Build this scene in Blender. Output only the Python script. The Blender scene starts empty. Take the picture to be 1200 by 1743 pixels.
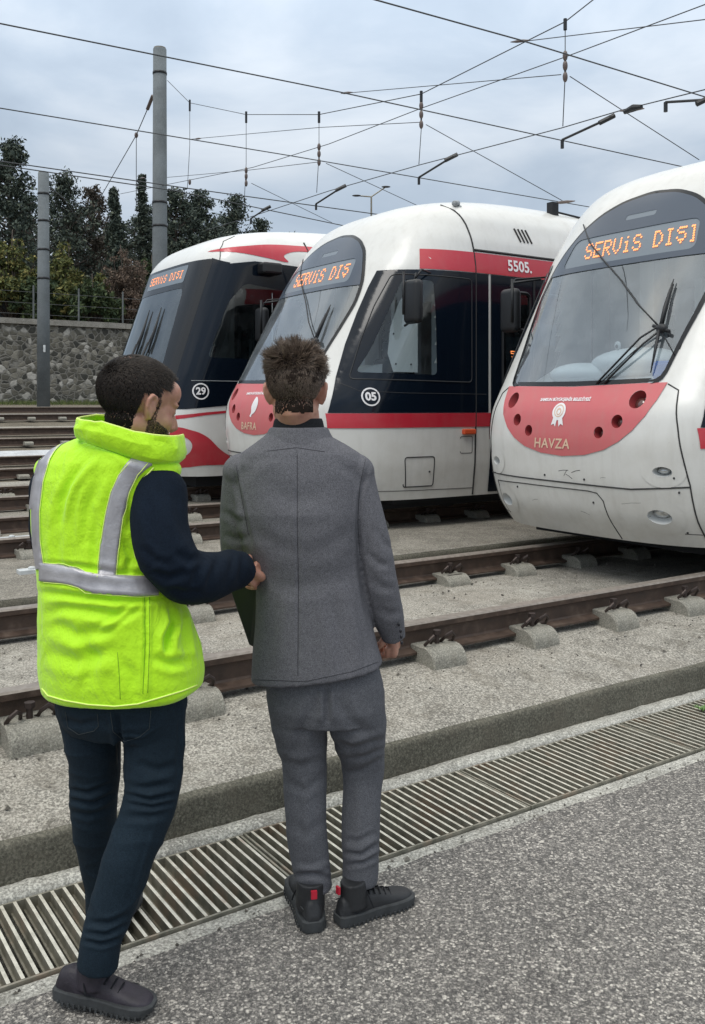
import bpy, bmesh, math, random
import numpy as np
from mathutils import Vector, Matrix, noise, geometry
from mathutils.bvhtree import BVHTree
random.seed(7); np.random.seed(7)
R = math.radians
scene = bpy.context.scene
C = scene.collection

# ------------------------------------------------------------------ camera
FPX = 1560.0; HZ = 691.0; H = 1.6
cam_d = bpy.data.cameras.new("camera")
cam = bpy.data.objects.new("camera", cam_d); C.objects.link(cam)
cam.location = (0, 0, H); cam.rotation_euler = (R(90), 0, 0)
cam_d.sensor_fit = 'HORIZONTAL'; cam_d.sensor_width = 36.0
cam_d.lens = 36.0*FPX/1200.0
cam_d.shift_y = -(871.5-HZ)/1200.0
cam_d.clip_start = 0.05; cam_d.clip_end = 2000
scene.camera = cam

# ------------------------------------------------------------------ sky and light
SUN_EL, SUN_AZ = 58, -150          # high veiled sun behind and left of the viewer
world = bpy.data.worlds.new("World"); scene.world = world
world.use_nodes = True
nt = world.node_tree; nt.nodes.clear()
def wn(t, **k):
    n_ = nt.nodes.new(t)
    for a, b in k.items(): setattr(n_, a, b)
    return n_
out = wn('ShaderNodeOutputWorld'); bg = wn('ShaderNodeBackground'); bg.inputs[1].default_value = 0.12
sky = wn('ShaderNodeTexSky', sky_type='NISHITA'); sky.sun_disc = False
sky.sun_elevation = R(SUN_EL); sky.sun_rotation = R(SUN_AZ % 360)
tc = wn('ShaderNodeTexCoord')
mp = wn('ShaderNodeMapping'); mp.inputs['Scale'].default_value = (1.0, 1.0, 2.6)
nz = wn('ShaderNodeTexNoise'); nz.inputs['Scale'].default_value = 2.3; nz.inputs['Detail'].default_value = 7
nz.inputs['Roughness'].default_value = .52; nz.inputs['Distortion'].default_value = .35
rmp = wn('ShaderNodeValToRGB')
rmp.color_ramp.elements[0].position = .32; rmp.color_ramp.elements[0].color = (2.85, 3.5, 4.35, 1)
rmp.color_ramp.elements[1].position = .70; rmp.color_ramp.elements[1].color = (6.3, 6.75, 7.25, 1)
e = rmp.color_ramp.elements.new(.5); e.color = (4.1, 4.8, 5.65, 1)
sep = wn('ShaderNodeSeparateXYZ')
zr = wn('ShaderNodeMapRange'); zr.inputs[1].default_value = .25; zr.inputs[2].default_value = 1.0
zr.inputs[3].default_value = 1.0; zr.inputs[4].default_value = 2.9
mul = wn('ShaderNodeVectorMath', operation='SCALE')
mix = wn('ShaderNodeMixRGB'); mix.inputs[0].default_value = .92
L_ = nt.links.new
L_(tc.outputs['Generated'], mp.inputs[0]); L_(mp.outputs[0], nz.inputs['Vector']); L_(nz.outputs[0], rmp.inputs[0])
L_(tc.outputs['Generated'], sep.inputs[0]); L_(sep.outputs[2], zr.inputs[0])
L_(rmp.outputs[0], mul.inputs[0]); L_(zr.outputs[0], mul.inputs['Scale'])
hi = wn('ShaderNodeMixRGB', blend_type='MULTIPLY'); hi.inputs[2].default_value = (1.16, 1.02, .86, 1)
hz_ = wn('ShaderNodeMapRange'); hz_.inputs[1].default_value = .42; hz_.inputs[2].default_value = .75; L_(sep.outputs[2], hz_.inputs[0]); L_(hz_.outputs[0], hi.inputs[0]); L_(mul.outputs[0], hi.inputs[1])
L_(sky.outputs[0], mix.inputs[1]); L_(hi.outputs[0], mix.inputs[2]); L_(mix.outputs[0], bg.inputs[0]); L_(bg.outputs[0], out.inputs[0])
sl = bpy.data.lights.new("sun", 'SUN'); sl.energy = 1.1; sl.angle = R(22); sl.color = (1, .965, .91)
sun = bpy.data.objects.new("sun", sl); C.objects.link(sun)
sd = Vector((math.sin(R(SUN_AZ))*math.cos(R(SUN_EL)), math.cos(R(SUN_AZ))*math.cos(R(SUN_EL)), math.sin(R(SUN_EL))))
sun.rotation_euler = sd.to_track_quat('Z', 'Y').to_euler(); sun.location = sd*30
scene.view_settings.view_transform = 'Standard'; scene.view_settings.look = 'None'
scene.view_settings.exposure = 0.10; scene.view_settings.gamma = 1.0
scene.render.engine = 'CYCLES'
scene.cycles.max_bounces = 6; scene.cycles.transparent_max_bounces = 12

# ------------------------------------------------------------------ frames of reference
TH = math.atan2(FPX, 2300.0)                 # heading of the tracks
dv = Vector((math.cos(TH), math.sin(TH), 0)); nv = Vector((-math.sin(TH), math.cos(TH), 0))
def TN(t, n, z=0.0):                         # t metres along the tracks, n metres across them
    return dv*t+nv*n+Vector((0, 0, z))
def PX(x, y, Y):                             # a traced point given its depth in metres
    return Vector(((x-600)/FPX*Y, Y, H+(HZ-y)/FPX*Y))
def PZ(x, y, z):                             # a traced point given its height
    return PX(x, y, (H-z)*FPX/(y-HZ))
def PT(x, y, t):                             # a traced point in the plane across the tracks at t
    r = (x-600)/FPX
    return PX(x, y, t/(dv.x*r+dv.y))

# ------------------------------------------------------------------ materials
MATS = {}
class NT:
    def __init__(s, name):
        s.m = bpy.data.materials.new(name); s.m.use_nodes = True; s.t = s.m.node_tree; s.t.nodes.clear()
        s.o = s.n('ShaderNodeOutputMaterial'); s.b = s.n('ShaderNodeBsdfPrincipled')
        s.l(s.b.outputs[0], s.o.inputs[0]); MATS[name] = s.m
    def n(s, t, **k):
        x = s.t.nodes.new(t)
        for a, b in k.items(): setattr(x, a, b)
        return x
    def l(s, a, b): s.t.links.new(a, b)
    def set(s, **k):
        for a, b in k.items():
            i = s.b.inputs[a.replace('_', ' ')]
            i.default_value = b if not isinstance(b, tuple) or len(b) == 4 else (*b, 1)
        return s
    def co(s, scale=(1, 1, 1), kind='Object'):
        t = s.n('ShaderNodeTexCoord'); m = s.n('ShaderNodeMapping'); m.inputs['Scale'].default_value = scale
        s.l(t.outputs[kind], m.inputs[0]); return m.outputs[0]
    def noise(s, scale, detail=4, rough=.55, vec=None, dist=0):
        x = s.n('ShaderNodeTexNoise'); x.inputs['Scale'].default_value = scale; x.inputs['Detail'].default_value = detail
        x.inputs['Roughness'].default_value = rough; x.inputs['Distortion'].default_value = dist
        s.l(vec if vec is not None else s.co(), x.inputs['Vector']); return x.outputs[0]
    def vor(s, scale, feature='F1', out='Distance', vec=None, rand=1):
        x = s.n('ShaderNodeTexVoronoi', feature=feature); x.inputs['Scale'].default_value = scale; x.inputs['Randomness'].default_value = rand
        s.l(vec if vec is not None else s.co(), x.inputs['Vector']); return x.outputs[out]
    def ramp(s, fac, stops, interp='LINEAR'):
        x = s.n('ShaderNodeValToRGB'); r = x.color_ramp; r.interpolation = interp
        while len(r.elements) < len(stops): r.elements.new(.5)
        for el, (p, c) in zip(r.elements, stops):
            el.position = p; el.color = (*c, 1) if isinstance(c, tuple) else (c, c, c, 1)
        s.l(fac, x.inputs[0]); return x.outputs[0]
    def mix(s, fac, a, b, mode='MIX'):
        x = s.n('ShaderNodeMixRGB', blend_type=mode)
        for i, v in zip((0, 1, 2), (fac, a, b)):
            if isinstance(v, bpy.types.NodeSocket): s.l(v, x.inputs[i])
            elif i == 0: x.inputs[0].default_value = v
            else: x.inputs[i].default_value = (*v, 1) if isinstance(v, tuple) else (v, v, v, 1)
        return x.outputs[0]
    def math(s, op, a, b=0.0):
        x = s.n('ShaderNodeMath', operation=op)
        for i, v in enumerate((a, b)):
            if isinstance(v, bpy.types.NodeSocket): s.l(v, x.inputs[i])
            else: x.inputs[i].default_value = v
        return x.outputs[0]
    def color(s, c): s.l(c, s.b.inputs['Base Color']); return s
    def rough(s, c): s.l(c, s.b.inputs['Roughness']); return s
    def bump(s, h, dist=.01, strength=1.0, prev=None):
        x = s.n('ShaderNodeBump'); x.inputs['Distance'].default_value = dist; x.inputs['Strength'].default_value = strength
        s.l(h, x.inputs['Height'])
        if prev is not None: s.l(prev, x.inputs['Normal'])
        s.l(x.outputs[0], s.b.inputs['Normal']); return x.outputs[0]

def plain(name, col, rough=.5, metal=0, spec=.5, var=0.0, vscale=8, bump=0, bscale=40):
    m = NT(name); m.set(Roughness=rough, Metallic=metal, Specular_IOR_Level=spec)
    if var:
        f = m.noise(vscale, 5); a = tuple(c*(1-var) for c in col); b = tuple(min(1, c*(1+var)) for c in col)
        m.color(m.ramp(f, [(.3, a), (.7, b)]))
    else: m.set(Base_Color=col)
    if bump: m.bump(m.noise(bscale, 4), bump)
    return m.m

# asphalt: pale and dark stone chips in bitumen
m = NT('asphalt'); v0 = m.co(); wq = m.n('ShaderNodeTexNoise'); wq.inputs['Scale'].default_value = 70; wq.inputs['Detail'].default_value = 3; m.l(v0, wq.inputs['Vector']); wm = m.n('ShaderNodeMixRGB'); wm.inputs[0].default_value = .018; m.l(v0, wm.inputs[1]); m.l(wq.outputs['Color'], wm.inputs[2]); v = wm.outputs[0]
cell = m.n('ShaderNodeTexVoronoi'); cell.inputs['Scale'].default_value = 118; m.l(v, cell.inputs['Vector'])
cell2 = m.n('ShaderNodeTexVoronoi'); cell2.inputs['Scale'].default_value = 260; m.l(v, cell2.inputs['Vector'])
s1 = m.n('ShaderNodeSeparateColor'); m.l(cell.outputs['Color'], s1.inputs[0])
s2 = m.n('ShaderNodeSeparateColor'); m.l(cell2.outputs['Color'], s2.inputs[0])
c1 = m.ramp(s1.outputs[0], [(0, (.07, .07, .072)), (.35, (.15, .149, .15)), (.62, (.28, .275, .27)), (.80, (.50, .49, .47)), (.93, (.85, .83, .79))])
c2 = m.ramp(s2.outputs[1], [(0, (.08, .079, .08)), (.6, (.22, .217, .215)), (1, (.62, .60, .57))])
big = m.noise(1.3, 6, .6, v)
n9 = m.noise(26, 5, .75, v0); col = m.mix(m.ramp(n9, [(.35, .15), (.65, .8)]), c1, c2)
col = m.mix(m.ramp(cell.outputs['Distance'], [(.30, 0.0), (.80, .70)]), col, (.06, .06, .062))
col = m.mix(.35, col, m.ramp(big, [(.3, .45), (.7, 1.05)]), 'MULTIPLY')
col = m.mix(m.ramp(m.noise(9, 6, .7, v), [(.62, 0.0), (.75, .25)]), col, (.30, .29, .27))
col = m.mix(1.0, col, (1.0, .955, .89), 'MULTIPLY'); m.color(col); m.set(Roughness=.85, Specular_IOR_Level=.25)
m.bump(cell.outputs['Distance'], .004, .9)

# exposed-aggregate concrete of the track slabs
def concrete(name, base, speck=1.0, stain=.35, scale=1.0, green=False):
    m = NT(name); v = m.co()
    n1 = m.noise(2.2*scale, 8, .65, v); n2 = m.noise(105*scale, 4, .75, v); n3 = m.noise(7*scale, 6, .6, v)
    a = tuple(c*.62 for c in base); b = tuple(min(1, c*1.25) for c in base)
    col = m.ramp(n1, [(.3, a), (.52, base), (.72, b)])
    col = m.mix(.75*speck, col, m.ramp(n2, [(.36, .28), (.5, .92), (.62, 1.9)]), 'MULTIPLY')
    cl = m.n('ShaderNodeTexVoronoi'); cl.inputs['Scale'].default_value = 130*scale; m.l(v, cl.inputs['Vector'])
    sc = m.n('ShaderNodeSeparateColor'); m.l(cl.outputs['Color'], sc.inputs[0])
    col = m.mix(m.ramp(sc.outputs[0], [(.80, 0.0), (.9, .55*speck)]), col, tuple(min(1, c*1.9) for c in base))
    col = m.mix(m.ramp(sc.outputs[1], [(.78, 0.0), (.9, .6*speck)]), col, tuple(c*.35 for c in base))
    col = m.mix(m.ramp(n3, [(.5, 0.0), (.72, stain)]), col, (.13, .115, .09) if not green else (.07, .08, .045))
    if name == 'slab': col = m.mix(m.ramp(m.noise(4.2, 7, .75, v, .8), [(.56, 0.0), (.66, .38)]), col, (.52, .50, .44)); col = m.mix(m.ramp(m.noise(1.1, 5, .7, v), [(.5, 0.0), (.7, .45)]), col, (.15, .125, .095))
    m.color(col); m.set(Roughness=.92, Specular_IOR_Level=.2)
    m.bump(n2, .006, .8); return m.m
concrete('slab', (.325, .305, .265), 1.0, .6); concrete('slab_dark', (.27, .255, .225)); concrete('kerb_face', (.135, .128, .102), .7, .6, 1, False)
concrete('strip', (.40, .39, .35), .8, .25); concrete('sleeper_concrete', (.27, .258, .22), .6, .45, 1.3)
concrete('pole_concrete', (.165, .182, .19), .15, .1, .4)
concrete('bank_soil', (.15, .13, .10), 1, .6); concrete('slab_worn', (.235, .218, .185), 1.0, .6); concrete('pale_slab', (.5, .51, .52), .4, .2)

# rusty rail
m = NT('rail_steel'); v = m.co(); n1 = m.noise(14, 6, .6, v); n2 = m.noise(120, 3, .6, v)
col = m.ramp(n1, [(.3, (.045, .029, .021)), (.55, (.078, .050, .036)), (.75, (.13, .095, .072))])
m.color(col); m.rough(m.ramp(n1, [(.3, .5), (.7, .8)])); m.set(Metallic=.15); m.bump(n2, .002, .6)
m = NT('rail_top'); v = m.co((1, 1, 1)); n1 = m.noise(30, 6, .6, v)
m.color(m.ramp(n1, [(.3, (.19, .16, .135)), (.7, (.33, .29, .25))])); m.set(Metallic=.35, Roughness=.48)
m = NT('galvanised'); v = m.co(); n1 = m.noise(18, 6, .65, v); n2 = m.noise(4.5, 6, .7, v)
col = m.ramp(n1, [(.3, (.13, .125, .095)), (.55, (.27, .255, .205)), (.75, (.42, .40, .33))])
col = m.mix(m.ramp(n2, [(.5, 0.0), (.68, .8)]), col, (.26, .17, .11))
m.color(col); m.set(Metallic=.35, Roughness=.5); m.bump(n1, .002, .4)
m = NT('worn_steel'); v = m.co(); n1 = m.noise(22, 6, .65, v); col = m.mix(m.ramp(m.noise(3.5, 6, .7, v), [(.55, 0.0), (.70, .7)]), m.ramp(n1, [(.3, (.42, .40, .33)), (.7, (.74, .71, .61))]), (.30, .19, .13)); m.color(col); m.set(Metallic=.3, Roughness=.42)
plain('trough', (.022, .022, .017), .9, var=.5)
plain('black_rubber', (.012, .013, .015), .55)
plain('black_metal', (.015, .016, .018), .45, .2)
plain('spring_steel', (.06, .045, .04), .5, .6)
plain('cable', (.07, .075, .08), .6, .3)
plain('fence_grey', (.10, .11, .11), .8, var=.2); plain('porcelain', (.11, .08, .07), .35)
plain('white_paint', (.5, .52, .52), .6, var=.2)

# tram paint with grime
def tram_paint(name, col, grime=.5, rough=.28):
    m = NT(name); v = m.co()
    n1 = m.noise(3.5, 8, .7, v); st = m.noise(5, 6, .6, m.co((2.5, 2.5, .35))); sc = m.noise(16, 9, .85, v, 2.2)
    c = m.mix(m.ramp(n1, [(.42, 0.0), (.75, .30*grime)]), col, (.42, .38, .30))
    c = m.mix(m.ramp(st, [(.50, 0.0), (.75, .28*grime)]), c, (.30, .28, .24))
    c = m.mix(m.ramp(sc, [(.63, 0.0), (.67, .6*grime)]), c, (.25, .24, .22))
    sz = m.n('ShaderNodeSeparateXYZ'); m.l(m.co(), sz.inputs[0])
    low = m.ramp(sz.outputs[2], [(.15, .95), (.55, .5), (.95, 0.05)])
    c = m.mix(m.math('MULTIPLY', low, m.math('MULTIPLY', n1, .8*grime)), c, (.24, .21, .16))
    m.color(c); m.rough(m.ramp(n1, [(.3, rough), (.8, rough+.25)])); m.set(Coat_Weight=.25, Coat_Roughness=.12)
    m.bump(m.noise(1.2, 3, .5, v), .004, .5)
    return m.m
tram_paint('tram_white', (.68, .675, .645), .6); tram_paint('tram_red', (.50, .020, .040), .25)
tram_paint('faded_red', (.58, .125, .135), .5, .55); tram_paint('tram_white_far', (.72, .72, .69), .4)
def gloss_black(name, col, rough=.06):
    m = NT(name); v = m.co(); m.set(Base_Color=col, Roughness=rough, Specular_IOR_Level=.32)
    m.rough(m.ramp(m.noise(3, 6, .6, v), [(.35, rough), (.75, rough+.10)])); m.bump(m.noise(1.1, 2, .5, v), .003, .4); return m.m
gloss_black('side_glazing', (.004, .0075, .014)); gloss_black('frit', (.012, .013, .015), .1)
gloss_black('cloud_frit', (.075, .092, .12), .12)
def glass(name, tint, refl, film=(.10, .26)):
    m = NT(name); t = m.t; t.nodes.remove(m.b)
    tr = m.n('ShaderNodeBsdfTransparent'); tr.inputs[0].default_value = (*tint, 1)
    gl = m.n('ShaderNodeBsdfGlossy'); gl.inputs['Roughness'].default_value = .02; gl.inputs[0].default_value = (.92, .97, 1, 1)
    fr = m.n('ShaderNodeFresnel'); fr.inputs[0].default_value = 1.52
    geo = m.n('ShaderNodeNewGeometry')
    a = m.math('ADD', fr.outputs[0], refl); a = m.math('MINIMUM', a, 1.0)
    a = m.math('MULTIPLY', a, m.math('SUBTRACT', 1.0, geo.outputs['Backfacing']))
    bm_ = m.n('ShaderNodeBump'); bm_.inputs['Distance'].default_value = .004; bm_.inputs['Strength'].default_value = .35
    m.l(m.noise(1.4, 2, .5), bm_.inputs['Height']); m.l(bm_.outputs[0], gl.inputs['Normal'])
    mx = m.n('ShaderNodeMixShader'); m.l(a, mx.inputs[0]); m.l(tr.outputs[0], mx.inputs[1]); m.l(gl.outputs[0], mx.inputs[2])
    # a film of dust on the pane
    df = m.n('ShaderNodeBsdfDiffuse'); df.inputs[0].default_value = (.52, .56, .60, 1)
    m2 = m.n('ShaderNodeMixShader'); m.l(m.ramp(m.noise(5, 7, .65), [(.4, film[0]), (.75, film[1])]), m2.inputs[0])
    m.l(mx.outputs[0], m2.inputs[1]); m.l(df.outputs[0], m2.inputs[2]); m.l(m2.outputs[0], m.o.inputs[0]); return m.m
glass('windscreen', (.66, .73, .76), .13, (.08, .20)); glass('cab_glass', (.72, .78, .80), .01, (.0, .03)); glass('dark_cab_glass', (.20, .24, .26), .02, (.0, .03)); glass('dark_windscreen', (.20, .30, .28), .05, (.03, .10))
m = NT('led'); m.set(Base_Color=(.9, .3, .08), Emission_Color=(1.0, .30, .09), Emission_Strength=1.5)
plain('display_box', (.16, .19, .22), .35); plain('cab_grey', (.30, .32, .33), .6, var=.1); plain('cab_light', (.62, .64, .64), .5, var=.05)
plain('white_panel', (.80, .81, .79), .5); plain('cab_dark', (.05, .055, .06), .6); plain('blue_cloth', (.05, .16, .55), .7); plain('lens', (.10, .035, .03), .08, .0, .8)
plain('lamp_glass', (.55, .56, .56), .1, .6); plain('cup_red', (.30, .04, .045), .5); plain('cup_white', (.55, .56, .55), .35)
plain('orange_lamp', (.62, .09, .03), .3); plain('gold_letter', (.72, .50, .36), .6); plain('white_letter', (.82, .80, .80), .5)
plain('seam', (.03, .03, .03), .8); plain('underframe', (.012, .013, .016), .8)

# ------------------------------------------------------------------ object helpers
def setp(o, label=None, cat=None, group=None, kind=None):
    if label: o['label'] = label
    if cat: o['category'] = cat
    if group: o['group'] = group
    if kind: o['kind'] = kind
    return o
def thing(name, label, cat, loc=(0, 0, 0), rz=0, group=None):
    o = bpy.data.objects.new(name, None); C.objects.link(o); o.empty_display_size = .2
    o.location = loc; o.rotation_euler = (0, 0, rz); return setp(o, label, cat, group)
def link(name, me, mat, parent=None, smooth=False):
    o = bpy.data.objects.new(name, me); C.objects.link(o)
    if mat and not me.materials:
        me.materials.append(MATS[mat] if isinstance(mat, str) else mat)
    if smooth:
        for p in me.polygons: p.use_smooth = True
    if parent: o.parent = parent
    return o
class MB:                                    # collects shapes of ONE mesh
    def __init__(s): s.v = []; s.f = []; s.mi = []; s.k = 0
    def add(s, vs, fs):
        b = len(s.v); s.v += [tuple(p) for p in vs]; s.f += [tuple(i+b for i in f) for f in fs]; s.mi += [s.k]*len(fs); return s
    def box(s, p0, p1, M=None, bev=0):
        (x0, y0, z0), (x1, y1, z1) = p0, p1
        vs = [Vector(p) for p in ((x0, y0, z0), (x1, y0, z0), (x1, y1, z0), (x0, y1, z0), (x0, y0, z1), (x1, y0, z1), (x1, y1, z1), (x0, y1, z1))]
        if M: vs = [M @ p for p in vs]
        return s.add(vs, [(0, 3, 2, 1), (4, 5, 6, 7), (0, 1, 5, 4), (1, 2, 6, 5), (2, 3, 7, 6), (3, 0, 4, 7)])
    def tube(s, pts, r, seg=8, caps=True, flat=1.0):
        pts = [Vector(p) for p in pts]; n = len(pts); rs = r if isinstance(r, (list, tuple)) else [r]*n
        vs = []; up = None
        for i, p in enumerate(pts):
            t = (pts[min(i+1, n-1)]-pts[max(i-1, 0)]).normalized()
            if up is None: up = Vector((0, 0, 1)) if abs(t.z) < .9 else Vector((1, 0, 0))
            a = t.cross(up).normalized(); b = a.cross(t).normalized(); up = b
            for k in range(seg):
                q = 2*math.pi*k/seg; vs.append(p+(a*math.cos(q)+b*math.sin(q)*flat)*rs[i])
        fs = [(i*seg+k, i*seg+(k+1) % seg, (i+1)*seg+(k+1) % seg, (i+1)*seg+k) for i in range(n-1) for k in range(seg)]
        if caps: fs += [tuple(range(seg))[::-1], tuple((n-1)*seg+k for k in range(seg))]
        return s.add(vs, fs)
    def ell(s, c, r, M=None, nu=20, nw=12):
        vs = []; fs = []
        for i in range(nw+1):
            th = math.pi*i/nw
            for k in range(nu):
                ph = 2*math.pi*k/nu
                p = Vector((math.sin(th)*math.cos(ph)*r[0], math.sin(th)*math.sin(ph)*r[1], math.cos(th)*r[2]))
                if M: p = M @ p
                vs.append(p+Vector(c))
        for i in range(nw):
            for k in range(nu): fs.append((i*nu+k, (i+1)*nu+k, (i+1)*nu+(k+1) % nu, i*nu+(k+1) % nu))
        return s.add(vs, fs)
    def mesh(s, name='m'):
        me = bpy.data.meshes.new(name); me.from_pydata(s.v, [], s.f)
        if any(s.mi): me.polygons.foreach_set('material_index', s.mi)
        me.update(); return me
    def build(s, name, mat, parent=None, smooth=False):
        return link(name, s.mesh(name), mat, parent, smooth)
def recalc(me):
    bm = bmesh.new(); bm.from_mesh(me); bmesh.ops.remove_doubles(bm, verts=bm.verts, dist=1e-6)
    bmesh.ops.recalc_face_normals(bm, faces=bm.faces); bm.to_mesh(me); bm.free(); return me
def bevel(o, w, seg=2):
    b = o.modifiers.new('bevel', 'BEVEL'); b.width = w; b.segments = seg; b.limit_method = 'ANGLE'; return o
def copy_tree(o, parent=None):
    c = o.copy(); C.objects.link(c)
    if parent: c.parent = parent
    for ch in list(o.children): copy_tree(ch, c)
    return c
def inpoly(x, y, poly):
    r = False; j = len(poly)-1
    for i in range(len(poly)):
        xi, yi = poly[i]; xj, yj = poly[j]
        if (yi > y) != (yj > y) and x < (xj-xi)*(y-yi)/(yj-yi)+xi: r = not r
        j = i
    return r
def densify(poly, step):
    o = []
    for i in range(len(poly)):
        a = Vector(poly[i]); b = Vector(poly[(i+1) % len(poly)]); k = max(1, int((b-a).length/step))
        o += [tuple(a.lerp(b, j/k)) for j in range(k)]
    return o
def rounded(poly, r=.06, seg=5):             # rounded corners
    o = []; n = len(poly)
    for i in range(n):
        p, a, b = Vector(poly[i]), Vector(poly[i-1]), Vector(poly[(i+1) % n])
        ra = min(r, (a-p).length*.45, (b-p).length*.45); u = p+(a-p).normalized()*ra; w = p+(b-p).normalized()*ra
        for k in range(seg+1):
            q = k/seg; o.append(tuple(u*(1-q)**2+p*2*q*(1-q)+w*q*q))
    return o
def spl(poly, k=6):                          # closed smooth outline through the points
    o = []; n = len(poly)
    for i in range(n):
        p0, p1, p2, p3 = [Vector(poly[(i+j-1) % n]) for j in range(4)]
        for s_ in range(k):
            t = s_/k; o.append(tuple(.5*((2*p1)+(p2-p0)*t+(2*p0-5*p1+4*p2-p3)*t*t+(3*p1-p0-3*p2+p3)*t**3)))
    return o
def ell2(cx, cy, rx, ry, n=28, rot=0):
    return [(cx+rx*math.cos(a)*math.cos(rot)-ry*math.sin(a)*math.sin(rot), cy+rx*math.cos(a)*math.sin(rot)+ry*math.sin(a)*math.cos(rot)) for a in [2*math.pi*i/n for i in range(n)]]
def patch(outline, mapf, holes=(), step=.06):   # fills an outline in a surface's own coordinates
    outline = densify(outline, step); holes = [densify(h, step) for h in holes]
    pts = []; edges = []
    for lp in [outline]+list(holes):
        b = len(pts); pts += lp; edges += [(b+i, b+(i+1) % len(lp)) for i in range(len(lp))]
    xs = [p[0] for p in outline]; ys = [p[1] for p in outline]
    x = min(xs)+step*.5
    while x < max(xs):
        y = min(ys)+step*.5
        while y < max(ys):
            if inpoly(x, y, outline) and not any(inpoly(x, y, h) for h in holes): pts.append((x, y))
            y += step
        x += step
    v, e_, f, *_ = geometry.delaunay_2d_cdt([Vector(p) for p in pts], edges, [], 0, 1e-5)
    keep = []
    for t in f:
        cx = sum(v[i].x for i in t)/len(t); cy = sum(v[i].y for i in t)/len(t)
        if inpoly(cx, cy, outline) and not any(inpoly(cx, cy, h) for h in holes): keep.append(tuple(t))
    mb = MB(); mb.add([mapf(p.x, p.y) for p in v], keep); return mb
def text_pts(s, size, bold=0.0, align='CENTER', spacing=1.0):
    cu = bpy.data.curves.new('t', 'FONT'); cu.body = s; cu.size = size; cu.align_x = align; cu.align_y = 'CENTER'
    cu.offset = bold; cu.resolution_u = 3; cu.space_character = spacing
    o = bpy.data.objects.new('t', cu); C.objects.link(o); bpy.context.view_layer.update()
    me = bpy.data.meshes.new_from_object(o.evaluated_get(bpy.context.evaluated_depsgraph_get()))
    vs = [tuple(v_.co[:2]) for v_ in me.vertices]; fs = [tuple(p.vertices) for p in me.polygons]
    bpy.data.objects.remove(o); return vs, fs

# ------------------------------------------------------------------ trams
def table(xs, ys, N=400, s=6):
    x = np.linspace(xs[0], xs[-1], N); y = np.interp(x, xs, ys)
    k = np.exp(-0.5*(np.arange(-4*s, 4*s+1)/s)**2); k /= k.sum()
    yp = np.concatenate([2*y[0]-y[1:4*s+1][::-1], y, 2*y[-1]-y[-4*s-1:-1][::-1]])
    return x, np.convolve(yp, k, 'valid')
class Surf:                                  # the skin of a tram: u back from the nose, v towards the near side, w above the rail
    def __init__(s, u0, hw, L, Q): s.U = table(*u0); s.W = table(*hw, s=4); s.L = L; s.Q = Q
    def u0(s, w): return float(np.interp(w, *s.U))
    def hw(s, w): return float(np.interp(w, *s.W))
    def f(s, v, w):
        a = min(abs(v)/s.hw(w), .9999); return s.u0(w)+s.L*(1-(1-a**s.Q)**(1/s.Q))
    def vside(s, u, w):
        q = (u-s.u0(w))/s.L; h = s.hw(w)
        if q >= 1: return h
        q = max(q, .0); return h*(1-(1-q)**s.Q)**(1/s.Q)
    def front(s, off=0.0):
        def g(v, w):
            e = .004; h = s.hw(w)*.995; v_ = max(-h, min(h, v))
            p = Vector((s.f(v_, w), -v_, w))
            a = Vector((s.f(min(h, v_+e), w)-s.f(max(-h, v_-e), w), -(min(h, v_+e)-max(-h, v_-e)), 0)); b = Vector((s.f(v_, w+e)-s.f(v_, w-e), 0, 2*e))
            n_ = a.cross(b).normalized()
            if n_.x > 0 and abs(n_.x) > .05: n_ = -n_
            if n_.x >= -.05 and n_.y*v_ > 0: n_ = -n_
            return p+n_*off
        return g
    def side(s, off=0.0, sg=1):
        def g(u, w):
            v = s.vside(u, w); e = .01
            du = s.vside(u+e, w)-s.vside(u-e, w); dw = s.vside(u, w+e)-s.vside(u, w-e)
            n_ = Vector((-du/(2*e), -sg, -dw/(2*e)))
            if n_.length > 4: n_ = Vector((-4, -sg, 0))
            return Vector((u, -sg*v, w))+n_.normalized()*off
        return g
def orient(me):
    ctr = Vector((3, 0, 1.7)); s_ = 0
    bm = bmesh.new(); bm.from_mesh(me); bmesh.ops.recalc_face_normals(bm, faces=bm.faces)
    for f_ in bm.faces: s_ += f_.normal.dot((f_.calc_center_median()-ctr).normalized())*f_.calc_area()
    if s_ < 0: bmesh.ops.reverse_faces(bm, faces=bm.faces)
    bm.to_mesh(me); bm.free(); return me
def skin(name, outline, mapf, mat, parent, holes=(), step=.06, smooth=True):
    me = patch(outline, mapf, holes, step).mesh(name); orient(me); return link(name, me, mat, parent, smooth)
def seamline(mb, pts, mapf, r=.005, step=.05):
    o = []
    for a, b in zip(pts[:-1], pts[1:]):
        k = max(1, int((Vector(b)-Vector(a)).length/step))
        for j in range(k): o.append(mapf(a[0]+(b[0]-a[0])*j/k, a[1]+(b[1]-a[1])*j/k))
    o.append(mapf(*pts[-1])); mb.tube(o, r, 5)
def lettering(name, s, size, mapf, cx, cy, mat, parent, bold=0, flip=-1, slant=0, spacing=1.0):
    vs, fs = text_pts(s, size, bold, spacing=spacing)
    # seen from in front the reader's right is the tram's near side (+v); on the near flank it is backward (+u)
    me = bpy.data.meshes.new(name); me.from_pydata([mapf(cx+x+slant*y, cy+y) for x, y in vs], [], fs); me.update(); orient(me)
    return link(name, me, mat, parent)
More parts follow.
